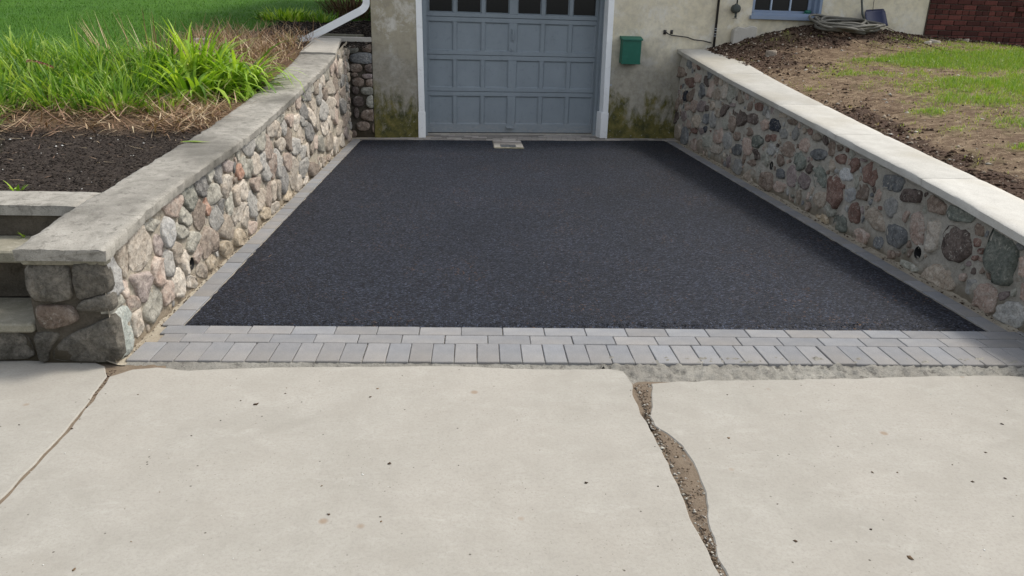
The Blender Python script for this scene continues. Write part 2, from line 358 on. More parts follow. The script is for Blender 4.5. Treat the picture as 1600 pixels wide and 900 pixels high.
def lerp(prof, y): return float(np.interp(y, [p[0] for p in prof], [p[1] for p in prof]))
LP = [(-.43, .52), (0, .585), (.45, .62), (.9, .643), (1.75, .69), (2.8, .794), (4.6, .99), (5.2, 1.08), (6.15, 1.21)]   # top of left coping
RP = [(-1.5, .33), (-1, .38), (0, .49), (.57, .56), (.95, .6), (2.06, .7), (3.26, .812), (4.68, .945), (6.62, 1.154), (7, 1.2)]   # top of right coping
PHI = R(6.5)
def F(u, v, z): return (2 + u * math.cos(PHI) - v * math.sin(PHI), 6.60 + u * math.sin(PHI) + v * math.cos(PHI), z)   # house frame: u along the wall, v inward
def bdy(X, Y): return (X, Y - .0086 * X)
def sn(x, y, z=0, s=1.0):   # cheap smooth noise
    from mathutils import noise
    return noise.noise(Vector((x * s, y * s, z * s)))

# ---------------------------------------------------------------- ground and street
g = MB(); g.box(-60, 60, -60, 90, -.6, -.16); go = g.build('ground', ROAD); tag(go, kind='structure')
# bed under the slabs and joints
def rough_sheet(name, x0, x1, y0, y1, step, zf, mat, parent=None, mask=None, attrs=None, smooth=True):
    nx = max(2, int((x1 - x0) / step) + 1); ny = max(2, int((y1 - y0) / step) + 1)
    xs = np.linspace(x0, x1, nx); ys = np.linspace(y0, y1, ny)
    v = [(x, y, zf(x, y)) for y in ys for x in xs]
    fc = [(j * nx + i, j * nx + i + 1, (j + 1) * nx + i + 1, (j + 1) * nx + i) for j in range(ny - 1) for i in range(nx - 1)
          if mask is None or mask((xs[i] + xs[i + 1]) / 2, (ys[j] + ys[j + 1]) / 2)]
    me = mesh(v, fc)
    for k, fn in (attrs or {}).items():
        a = me.attributes.new(k, 'FLOAT', 'POINT'); a.data.foreach_set('value', [fn(p[0], p[1]) for p in v])
    o = obj(name, me, mat, parent, smooth); tag(o, kind='structure') if not parent else None
    return o
side = thing('sidewalk', None, None); tag(side, kind='structure')
rough_sheet('joint_sand', -3, 6.5, -3.2, -.3, .02, lambda x, y: (-.045 if (y > -.565 and x > .1) else -.010 + (.006 * min(1, max(0, (x - np.interp(-y, [.6, .95, 1.2, 1.75], [2.06, 2.045, 2.05, 2.05])) / .03)) if x > 1.9 else .004)
    + .0022 * sn(x, y, 0, 30) + .0018 * sn(x, y, 3, 11) - (.022 if -.97 < y < -.84 and 2.03 < x < 2.075 else 0)), SAND, side)

def wob(poly, amp=.004, step=.03, seed=0):
    out = []
    n = len(poly)
    for i in range(n):
        a = np.array(poly[i]); b = np.array(poly[(i + 1) % n]); L = np.linalg.norm(b - a); k = max(1, int(L / step)) if L < 4 else 1
        for t in range(k):
            p = a + (b - a) * t / k
            out.append((p[0] + amp * sn(p[0], p[1], seed, 14), p[1] + amp * sn(p[0], p[1], seed + 5, 14)))
    return out
def slab(poly, seed, z=0):
    import bmesh
    P = wob(poly, .011 if seed == 17 else .006, .02, seed); m = MB(); n = len(P)
    c = np.mean(P, axis=0)
    ins = [(p[0] + (c[0] - p[0]) / max(.3, np.hypot(*(c - p))) * .004, p[1] + (c[1] - p[1]) / max(.3, np.hypot(*(c - p))) * .004) for p in P]
    v = [(x, y, -.12) for x, y in P] + [(x, y, z - .004) for x, y in P] + [(x, y, z) for x, y in ins]
    m.add(v, [(i, (i + 1) % n, n + (i + 1) % n, n + i) for i in range(n)] + [(n + i, n + (i + 1) % n, 2 * n + (i + 1) % n, 2 * n + i) for i in range(n)] + [tuple(range(2 * n, 3 * n))])
    return m.build('slab', SLAB, side)
slab([(-3, -.40), (-.62, -.385), (-.24, -.39), (-.165, -.44), (-.118, -.53), (-.085, -.75), (-.062, -1.0), (-.052, -1.4), (-.04, -3.2), (-3, -3.2)], 1)
slab([(-.10, -.54), (-.04, -.475), (.05, -.452), (.2, -.478), (.35, -.462), (.55, -.448), (.9, -.440), (1.3, -.432), (1.55, -.455), (1.75, -.468), (1.97, -.462), (2.035, -.482), (2.05, -.60), (2.032, -.70),
      (2.034, -.86), (2.045, -1.0), (2.05, -1.2), (2.043, -1.5), (2.052, -1.75), (2.055, -3.2), (-.028, -3.2), (-.040, -1.4), (-.050, -1.0), (-.072, -.75)], 9)
slab([(2.13, -.60), (2.37, -.575), (2.79, -.565), (3.23, -.54), (3.68, -.518), (3.85, -.545), (6.5, -.60), (6.5, -3.2), (2.068, -3.2), (2.066, -1.74), (2.085, -1.58), (2.113, -1.45), (2.138, -1.25), (2.130, -1.09),
      (2.066, -.95), (2.062, -.88), (2.085, -.80)], 17)
# rough mortar bed under the pavers
def bedz(x, y):
    edge = -.44 if x < 1.95 else -.545
    t = min(1, max(0, (-.40 - y) / (.05 if x < 1.95 else .13)))
    return .002 - .020 * t + (.010 * sn(x, y, 0, 55) + .008 * sn(x, y, 2, 26)) * (.4 + 1.2 * (x > 1.95))
def bedmask(x, y):
    lim = -.455 + .015 * sn(x, 0, 0, 6) if x < 1.97 else (-.598 + .02 * sn(x, 0, 0, 5) + .012 * (x - 2) + (.08 * max(0, x - 3.1)) * .3)
    return y > lim - .0086 * x * 0
rough_sheet('mortar_edge_strip', -.09, 4.6, -.62, -.36, .012, bedz, BED, None, bedmask)
# gutters of sandy mortar along both walls
rough_sheet('gutter_mortar', -.16, -.085, -.43, 6.3, .015, lambda x, y: .004 - .9 * (x + .16) * .1 + .005 * sn(x, y, 0, 30) + .018 * max(0, (-.10 - x) / .06) ** 2, GUT)
rough_sheet('gutter_mortar', 4.085, 4.19, -.6, 7.0, .015, lambda x, y: .002 + .006 * sn(x, y, 0, 30) + .02 * max(0, (x - 4.13) / .06) ** 2, GUT)

# ---------------------------------------------------------------- asphalt driveway
def jag(y, s): return .007 * sn(y, s, 0, 28) + .006 * sn(y, s, 4, 9)
def drv():
    ys = np.linspace(0, 1, 190); v = []; nx = 100; fc = []
    for j, t in enumerate(ys):
        for i in range(nx):
            a = i / (nx - 1); X = .0 + 4.0 * a
            if i == 0: X = .004 + jag(t * 6.5, 1) ; 
            if i == nx - 1: X = 3.992 + jag(t * 6.5, 7)
            yb = 6.60 + (X - 2) * math.tan(PHI) - .25 - .0     # back edge follows the house
            y0 = bdy(X, .0)[1] + .003 * sn(X, 0, 0, 30)
            Y = y0 + (yb - y0) * t
            z = .006 + .0016 * sn(X, Y, 0, 30) + .006 * sn(X, Y, 0, 1.2)
            if t == 0 or i in (0, nx - 1): z = -.001
            v.append((X, Y, z))
    for j in range(len(ys) - 1):
        for i in range(nx - 1):
            k = j * nx + i
            cx = sum(v[q][0] for q in (k, k + 1, k + nx, k + nx + 1)) / 4; cy = sum(v[q][1] for q in (k, k + 1, k + nx, k + nx + 1)) / 4
            if 1.66 < cx < 2.02 and cy > 5.70: continue
            fc.append((k, k + 1, k + nx + 1, k + nx))
    o = obj('driveway', mesh(v, fc), ASPH, None, True); tag(o, kind='structure')
drv()
b = MB(); b.box(-.2, 4.3, -.38, 6.9, -.1, -.0035); o = b.build('driveway_base', GUT); tag(o, kind='structure')

# ---------------------------------------------------------------- pavers
pave = thing('paver_border', None, None); tag(pave, kind='structure')
def paver_mesh(a, b_, h=.06):
    m = MB(); m.box(-a / 2, a / 2, -b_ / 2, b_ / 2, -h, 0)
    o = m.build('paver', PAV, None, bevel=.0028); me = o.data; bpy.data.objects.remove(o); return me
PM1 = paver_mesh(.1968, .0968); PM2 = paver_mesh(.0968, .1968); PMH = paver_mesh(.0955, .0955)
def paver(me, x, y, z=.008, rot=0, parent=pave, mat=None):
    o = bpy.data.objects.new('paver', me); COL.objects.link(o); o.parent = parent
    o.location = (x + random.uniform(-.0012, .0012), y + random.uniform(-.0012, .0012), z + random.uniform(-.0012, .0012))
    o.rotation_euler = (random.uniform(-.006, .006), random.uniform(-.006, .006), rot + random.uniform(-.008, .008)); return o
for i in range(47):
    X = -.05 + .1 * i + .004; x, y = bdy(X, -.30); paver(PM2, x, y, rot=-.0086)
for i in range(23):
    X = .055 + .2 * i + .1; x, y = bdy(X, -.15); paver(PM1, x, y, rot=-.0086)
paver(PMH, *bdy(.005, -.15))
for i in range(23):
    X = .03 + .2 * i; x, y = bdy(X, -.05); paver(PM1, x, y, rot=-.0086)
for i in range(31):
    paver(PM2, -.05, .10 + .2 * i)
    paver(PM2, 4.048, .07 + .2 * i, z=.006)
paver(PM2, 4.048, .07 + .2 * 31); paver(PM2, 4.048, .07 + .2 * 32)
# old threshold pavers before the garage door
PT1 = paver_mesh(.192, .092); PT1.materials.clear(); PT1.materials.append(PAV_OLD)
thr = thing('threshold_paving', None, None); tag(thr, kind='structure')
for row in range(6):
    v_ = -.20 + row * .098
    u0, u1 = (-2.05, 2.1) if row < 2 else (-1.2, 1.03)
    u = u0 + (.1 if row % 2 else 0)
    while u < u1:
        p = F(u + .1, v_, .010); o = paver(PT1, p[0], p[1], .010, PHI, thr); u += .2
        if row < 2 and random.random() < .35: o.location.z += .004
base = MB(); base.box(-2.2, 2.2, -.28, .45, -.08, .002, F); o = base.build('threshold_bed', GUT, thr)
sill = MB(); sill.box(-1.22, 1.2, .235, .42, -.02, .026, F); sill.build('door_sill', COP_C, thr, bevel=.004)

# drain in front of the door
dr = thing('drain', 'small grey drain with two square grate openings set in pavers before the garage door', 'drain', (1.84, 5.8, 0))
def drb(name, x0, x1, y0, y1, z0, z1, mat, bev=.002): 
    m = MB(); m.box(x0, x1, y0, y1, z0, z1); return under(m.build(name, mat, None, bevel=bev), dr)
drb('frame', 1.665, 2.025, 5.655, 5.74, -.04, .012, COP_D); drb('frame', 1.665, 1.745, 5.743, 5.98, -.04, .011, COP_C)
drb('frame', 1.935, 2.025, 5.743, 5.98, -.04, .012, COP_C); drb('frame', 1.665, 2.025, 5.983, 6.08, -.04, .010, PAV_OLD)
drb('frame', 1.665, 2.025, 6.083, 6.18, -.04, .012, PAV_OLD); drb('frame', 1.665, 2.025, 6.183, 6.33, -.04, .008, PAV_OLD)
drb('pit', 1.745, 1.935, 5.74, 5.98, -.2, -.05, VOID)
for k in range(2):
    x0 = 1.752 + k * .093; gm = MB()
    for j in range(4): gm.box(x0 + .004, x0 + .082, 5.757 + j * .056, 5.772 + j * .056, -.006, .006)
    gm.box(x0, x0 + .006, 5.745, 5.975, -.008, .007); gm.box(x0 + .080, x0 + .086, 5.745, 5.975, -.008, .007)
    under(gm.build('grate', GALV), dr)

# ---------------------------------------------------------------- field-stone walls
def clip(poly, p, n):     # keep the side where (x-p).n < 0
    out = []
    for i in range(len(poly)):
        a, b = poly[i], poly[(i + 1) % len(poly)]; da, db = np.dot(a - p, n), np.dot(b - p, n)
        if da < 0: out.append(a)
        if da * db < 0: out.append(a + (b - a) * da / (da - db))
    return out
def resample(poly, k):
    P = np.array(poly + [poly[0]]); L = np.r_[0, np.cumsum(np.linalg.norm(np.diff(P, axis=0), axis=1))]
    t = np.linspace(0, L[-1], k, endpoint=False); return np.c_[np.interp(t, L, P[:, 0]), np.interp(t, L, P[:, 1])]
def chaikin(poly):
    out = []
    for i in range(len(poly)):
        a, b = poly[i], poly[(i + 1) % len(poly)]; out += [a * .84 + b * .16, a * .16 + b * .84]
    return out
def stone_mesh(poly, t, fr, deep=.035, k=14, rough=1.0, flat=.82, jag=0):
    P = resample(poly, k); c = P.mean(0); size = math.sqrt(max(1e-6, np.ptp(P[:, 0]) * np.ptp(P[:, 1])))
    if jag: P = c + (P - c) * (1 + jag * np.array([sn(p[0], p[1], 3, 3.2 / size) + .7 * random.uniform(-1, 1) for p in P]))[:, None]
    v = []; tilt = (random.uniform(-.12, .12), random.uniform(-.12, .12))
    rings = [(1.0, -deep), (1.0, t * .40), (.95, t * .86), (flat - .06, t * 1.02), (.36, t * 1.05)]
    for ri, (s, h) in enumerate(rings):
        for p in P:
            q = c + (p - c) * s; e = q - c
            hh = h
            if ri >= 2: hh += (e[0] * tilt[0] + e[1] * tilt[1]) + rough * min(.012, size * .09) * (sn(q[0] * 2, q[1] * 2, t * 99, 14))
            if ri >= 2: q = q + np.array([random.uniform(-1, 1), random.uniform(-1, 1)]) * size * .018
            v.append(fr(q[0], q[1], hh))
    v.append(fr(c[0], c[1], t * 1.1 + rough * .003 * random.uniform(-1, 1)))
    n = k; fc = []
    for r_ in range(len(rings) - 1):
        fc += [(r_ * n + i, r_ * n + (i + 1) % n, (r_ + 1) * n + (i + 1) % n, (r_ + 1) * n + i) for i in range(n)]
    L = (len(rings) - 1) * n; fc += [(L + i, L + (i + 1) % n, L + n) for i in range(n)]
    return mesh(v, fc)
def layout(data, gap, grow, y0, y1, zt, zb, fill, holes=(), packed=1.0, rminf=.03, sq=(.6, .95), jit=(.17, .10)):
    St = []
    for (Y, Z, a, b, c_, d_, k) in data:
        if Y < y0 - .02 or Y > y1: continue
        A = np.array([a, b]) * grow; B = np.array([c_, d_]) * grow
        ok = True
        for s in St:
            if np.hypot(Y - s[0][0], Z - s[0][1]) < .45 * min(math.sqrt(abs(a * d_ - b * c_)), s[3]): ok = False
        if ok: St.append([np.array([Y, Z]), A, B, math.sqrt(abs(A[0] * B[1] - A[1] * B[0])), k])
    def sup(s, d): return math.sqrt(np.dot(s[1], d) ** 2 + np.dot(s[2], d) ** 2)
    rg = random.Random(5)
    for _ in range(fill[0]):
        Y = rg.uniform(y0, y1); Z = rg.uniform(.03, zt(Y) - .04); r = rg.uniform(*fill[1]); P = np.array([Y, Z]); mn = 9
        for s in St:
            d = s[0] - P; D = np.hypot(*d)
            if D < .5: mn = min(mn, D - sup(s, d / D))
        for h in holes: mn = min(mn, np.hypot(*(P - h[:2])) - h[2])
        mn = min(mn, zt(Y) - Z + .01)
        if mn > rminf:
            r = min(r, mn * packed); e = rg.uniform(.68, 1.4); th = rg.uniform(-.5, .5)
            A = np.array([math.cos(th), math.sin(th)]) * r * e; B = np.array([-math.sin(th), math.cos(th)]) * r / e
            St.append([P, A, B, r, rg.choice(fill[2])])
    out = []
    for i, s in enumerate(St):
        poly = []; ph = rg.uniform(0, 1); ex = rg.uniform(*sq)
        nv = rg.choice((5, 6, 7, 8, 9))
        for q in range(nv):
            t = 2 * math.pi * (q + ph) / nv + rg.uniform(-.2, .2) * 9 / nv * .8; rr_ = (1.12 if nv < 7 else 1.05) + rg.uniform(-jit[0], jit[1])
            ct, st = math.cos(t), math.sin(t)
            ct = math.copysign(abs(ct) ** ex, ct); st = math.copysign(abs(st) ** ex, st)
            poly.append(s[0] + (s[1] * ct + s[2] * st) * rr_)
        for j, o2 in enumerate(St):
            if i == j: continue
            d = o2[0] - s[0]; D = np.hypot(*d)
            if D > .7: continue
            d = d / D; ri, rj = sup(s, d), sup(o2, d)
            if ri * 1.1 + rj * 1.1 + gap > D: poly = clip(poly, s[0] + d * (D * ri / (ri + rj) - gap / 2), d)
            if len(poly) < 3: break
        for h in holes:
            d = np.array(h[:2]) - s[0]; D = np.hypot(*d)
            if D < .5: poly = clip(poly, np.array(h[:2]) - d / D * h[2], d / D)
        if len(poly) >= 3: poly = clip(poly, np.array([0, zb]), np.array([0, -1.]))
        if len(poly) >= 3:
            Y = s[0][0]; sl = (zt(Y + .05) - zt(Y - .05)) / .1; nn_ = np.array([-sl, 1]); nn_ /= np.hypot(*nn_)
            poly = clip(poly, np.array([Y, zt(Y) - .008]), nn_)
        if len(poly) >= 3: poly = clip(poly, np.array([y0, 0]), np.array([-1., 0]))
        if len(poly) < 3: continue
        P = np.array(poly); ar = .5 * abs(np.dot(P[:, 0], np.roll(P[:, 1], 1)) - np.dot(P[:, 1], np.roll(P[:, 0], 1)))
        if ar < .0005: continue
        out.append((chaikin(poly), s[4], ar))
    return out
LH = [(.0, .0)]

LST=[(-0.065,0.394,0.136,-0.027,0.015,-0.104,'c'),(-0.244,0.413,0.061,-0.019,-0.025,-0.075,'t'),(-0.1,0.24,0.127,-0.044,-0.021,-0.064,'u'),(-0.193,0.192,0.067,-0.025,-0.01,-0.029,'p'),(-0.018,0.118,0.1,-0.054,-0.07,-0.045,'g'),(-0.194,0.097,0.057,-0.023,-0.018,-0.055,'c'),(-0.27,0.283,0.041,-0.014,-0.012,-0.035,'p'),(0.138,0.366,0.064,-0.011,0.017,-0.059,'u'),(0.247,0.386,0.067,-0.021,-0.038,-0.065,'w'),(0.208,0.251,0.07,-0.025,-0.037,-0.062,'l'),(0.093,0.245,0.083,-0.021,0.006,-0.069,'p'),(0.165,0.119,0.059,-0.023,-0.029,-0.049,'p'),(0.304,0.122,0.087,-0.035,-0.05,-0.063,'c'),(0.415,0.182,0.068,-0.021,-0.017,-0.053,'c'),(0.61,0.178,0.064,-0.024,-0.033,-0.034,'p'),(0.559,0.26,0.117,-0.033,-0.017,-0.051,'g'),(0.33,0.262,0.072,-0.022,-0.017,-0.051,'t'),(0.79,0.183,0.116,-0.037,-0.047,-0.074,'b'),(0.647,0.076,0.092,-0.044,-0.04,-0.02,'t'),(0.482,0.06,0.089,-0.044,-0.04,-0.02,'c'),(0.793,0.076,0.072,-0.033,-0.049,-0.023,'y'),(0.461,0.354,0.137,-0.036,-0.016,-0.049,'g'),(0.069,0.481,0.079,-0.034,-0.032,-0.02,'g'),(0.35,0.51,0.115,-0.035,-0.036,-0.04,'p'),(0.576,0.508,0.111,-0.015,0.015,-0.064,'G'),(0.791,0.516,0.106,-0.028,-0.044,-0.046,'d'),(1.072,0.536,0.092,-0.022,-0.048,-0.057,'d'),(0.923,0.554,0.049,-0.012,-0.036,-0.044,'g'),(1.243,0.545,0.073,-0.013,-0.012,-0.037,'u'),(0.694,0.382,0.088,-0.021,-0.023,-0.07,'b'),(0.835,0.386,0.045,-0.008,0.008,-0.047,'o'),(0.957,0.43,0.134,-0.029,-0.019,-0.058,'g'),(0.955,0.303,0.092,-0.023,-0.023,-0.07,'l'),(1.084,0.327,0.074,-0.017,-0.015,-0.047,'d'),(1.239,0.306,0.094,-0.022,-0.024,-0.075,'g'),(1.203,0.422,0.085,-0.021,-0.052,-0.06,'c'),(1.488,0.464,0.065,-0.01,-0.001,-0.051,'o'),(1.519,0.336,0.122,-0.026,-0.021,-0.064,'c'),(1.367,0.335,0.052,-0.011,-0.019,-0.058,'t'),(1.509,0.166,0.106,-0.026,-0.022,-0.068,'c'),(1.709,0.207,0.114,-0.026,-0.025,-0.079,'l'),(0.484,0.399,0.107,-0.027,-0.018,-0.054,'g'),(1.152,0.186,0.149,-0.039,-0.019,-0.06,'t'),(1.397,0.047,0.151,-0.06,-0.069,-0.029,'y'),(1.11,0.055,0.129,-0.055,-0.065,-0.029,'y'),(0.809,0.067,0.111,-0.055,-0.054,-0.018,'y'),(1.656,0.454,0.122,-0.022,-0.02,-0.061,'g'),(1.309,0.216,0.082,-0.02,-0.015,-0.046,'c'),(1.643,0.053,0.083,-0.022,-0.013,-0.042,'p'),(1.611,0.47,0.101,-0.018,-0.02,-0.063,'g'),(1.827,0.452,0.115,-0.02,-0.023,-0.073,'c'),(1.997,0.611,0.168,-0.024,-0.027,-0.083,'g'),(1.719,0.597,0.12,-0.018,-0.019,-0.058,'l'),(2.341,0.633,0.131,-0.017,-0.019,-0.061,'c'),(2.185,0.51,0.112,-0.017,-0.025,-0.079,'p'),(2.304,0.355,0.082,-0.015,-0.028,-0.089,'p'),(2.62,0.672,0.126,-0.014,-0.011,-0.034,'g'),(2.556,0.589,0.088,-0.012,-0.019,-0.058,'t'),(2.7,0.592,0.074,-0.009,-0.017,-0.053,'l'),(2.956,0.615,0.14,-0.017,-0.016,-0.051,'p'),(3.203,0.576,0.121,-0.015,-0.018,-0.057,'c'),(3.456,0.566,0.14,-0.016,-0.019,-0.059,'l'),(2.891,0.476,0.166,-0.024,-0.029,-0.09,'b'),(2.566,0.479,0.164,-0.024,-0.018,-0.056,'c'),(3.078,0.392,0.169,-0.025,-0.02,-0.064,'l'),(3.322,0.444,0.154,-0.021,-0.021,-0.066,'t'),(3.701,0.431,0.227,-0.03,-0.021,-0.068,'d'),(2.818,0.309,0.18,-0.031,-0.02,-0.064,'p'),(2.97,0.188,0.14,-0.026,-0.034,-0.109,'c'),(2.462,0.349,0.09,-0.016,-0.033,-0.104,'l'),(2.618,0.185,0.155,-0.031,-0.026,-0.082,'d'),(2.036,0.444,0.089,-0.015,-0.019,-0.058,'l'),(2.101,0.35,0.086,-0.016,-0.02,-0.063,'l'),(1.829,0.32,0.18,-0.036,-0.015,-0.046,'p'),(1.894,0.194,0.155,-0.035,-0.024,-0.075,'t'),(2.13,0.184,0.087,-0.019,-0.028,-0.088,'b'),(2.277,0.161,0.072,-0.015,-0.026,-0.082,'t'),(2.401,0.157,0.069,-0.014,-0.024,-0.075,'t'),(1.701,0.221,0.09,-0.02,-0.024,-0.074,'c'),(1.487,0.209,0.108,-0.026,-0.018,-0.057,'c'),(2.713,0.042,0.145,-0.032,-0.012,-0.039,'y'),(2.275,0.045,0.152,-0.036,-0.014,-0.045,'c'),(1.98,0.073,0.149,-0.036,-0.012,-0.038,'y'),(3.352,0.156,0.25,-0.045,-0.027,-0.087,'l'),(3.766,0.067,0.219,-0.04,-0.018,-0.058,'b'),(3.412,0.031,0.142,-0.028,-0.01,-0.033,'c'),(3.134,0.066,0.113,-0.023,-0.02,-0.064,'c'),(3.763,0.288,0.114,-0.017,-0.021,-0.069,'t'),(3.55,0.277,0.107,-0.017,-0.022,-0.069,'c'),(3.344,0.286,0.128,-0.021,-0.02,-0.065,'l'),(3.934,0.304,0.13,-0.019,-0.02,-0.064,'p'),(2.957,0.661,0.153,-0.017,-0.029,-0.092,'p'),(3.201,0.621,0.117,-0.013,-0.026,-0.083,'c'),(3.484,0.619,0.187,-0.026,-0.105,-0.097,'d'),(3.325,0.739,0.09,-0.008,-0.019,-0.061,'p'),(3.743,0.767,0.192,-0.016,-0.02,-0.064,'l'),(3.522,0.776,0.127,-0.011,-0.02,-0.065,'d'),(3.874,0.653,0.2,-0.02,-0.016,-0.05,'t'),(3.783,0.555,0.185,-0.021,-0.023,-0.075,'c'),(4.058,0.5,0.175,-0.02,-0.029,-0.094,'c'),(4.275,0.712,0.17,-0.014,-0.03,-0.096,'l'),(4.525,0.691,0.125,-0.011,-0.019,-0.062,'b'),(4.391,0.826,0.201,-0.014,-0.017,-0.055,'c'),(4.623,0.896,0.198,-0.012,-0.025,-0.082,'g'),(4.878,0.751,0.213,-0.016,-0.024,-0.08,'c'),(5.032,0.922,0.117,-0.006,-0.023,-0.075,'p'),(5.202,0.757,0.131,-0.009,-0.036,-0.12,'b'),(5.316,0.911,0.117,-0.006,-0.024,-0.081,'p'),(5.589,0.885,0.16,-0.008,-0.029,-0.097,'c'),(5.684,0.745,0.164,-0.011,-0.021,-0.07,'d'),(5.236,0.589,0.15,-0.013,-0.025,-0.081,'p'),(5.649,0.472,0.22,-0.022,-0.024,-0.08,'d'),(5.693,0.618,0.184,-0.015,-0.02,-0.068,'b'),(4.846,0.518,0.228,-0.023,-0.031,-0.101,'c'),(4.431,0.548,0.219,-0.023,-0.029,-0.096,'l'),(5.177,0.397,0.231,-0.026,-0.024,-0.078,'p'),(4.749,0.379,0.254,-0.031,-0.023,-0.075,'c'),(3.696,0.425,0.227,-0.03,-0.024,-0.079,'d'),(3.31,0.443,0.172,-0.024,-0.023,-0.072,'t'),(4.245,0.238,0.199,-0.029,-0.023,-0.073,'g'),(4.65,0.205,0.176,-0.025,-0.027,-0.087,'t'),(5.002,0.098,0.12,-0.018,-0.027,-0.089,'c'),(5.324,0.248,0.258,-0.033,-0.024,-0.08,'t'),(5.709,0.293,0.224,-0.026,-0.024,-0.081,'b'),(5.441,0.094,0.213,-0.031,-0.02,-0.068,'c'),(5.76,0.136,0.19,-0.026,-0.019,-0.064,'u'),(3.833,0.828,0.139,-0.01,-0.016,-0.052,'g'),(4.088,0.802,0.093,-0.007,-0.019,-0.06,'t'),(4.424,0.363,0.193,-0.025,-0.021,-0.069,'c'),(3.906,0.279,0.151,-0.023,-0.022,-0.07,'t')]
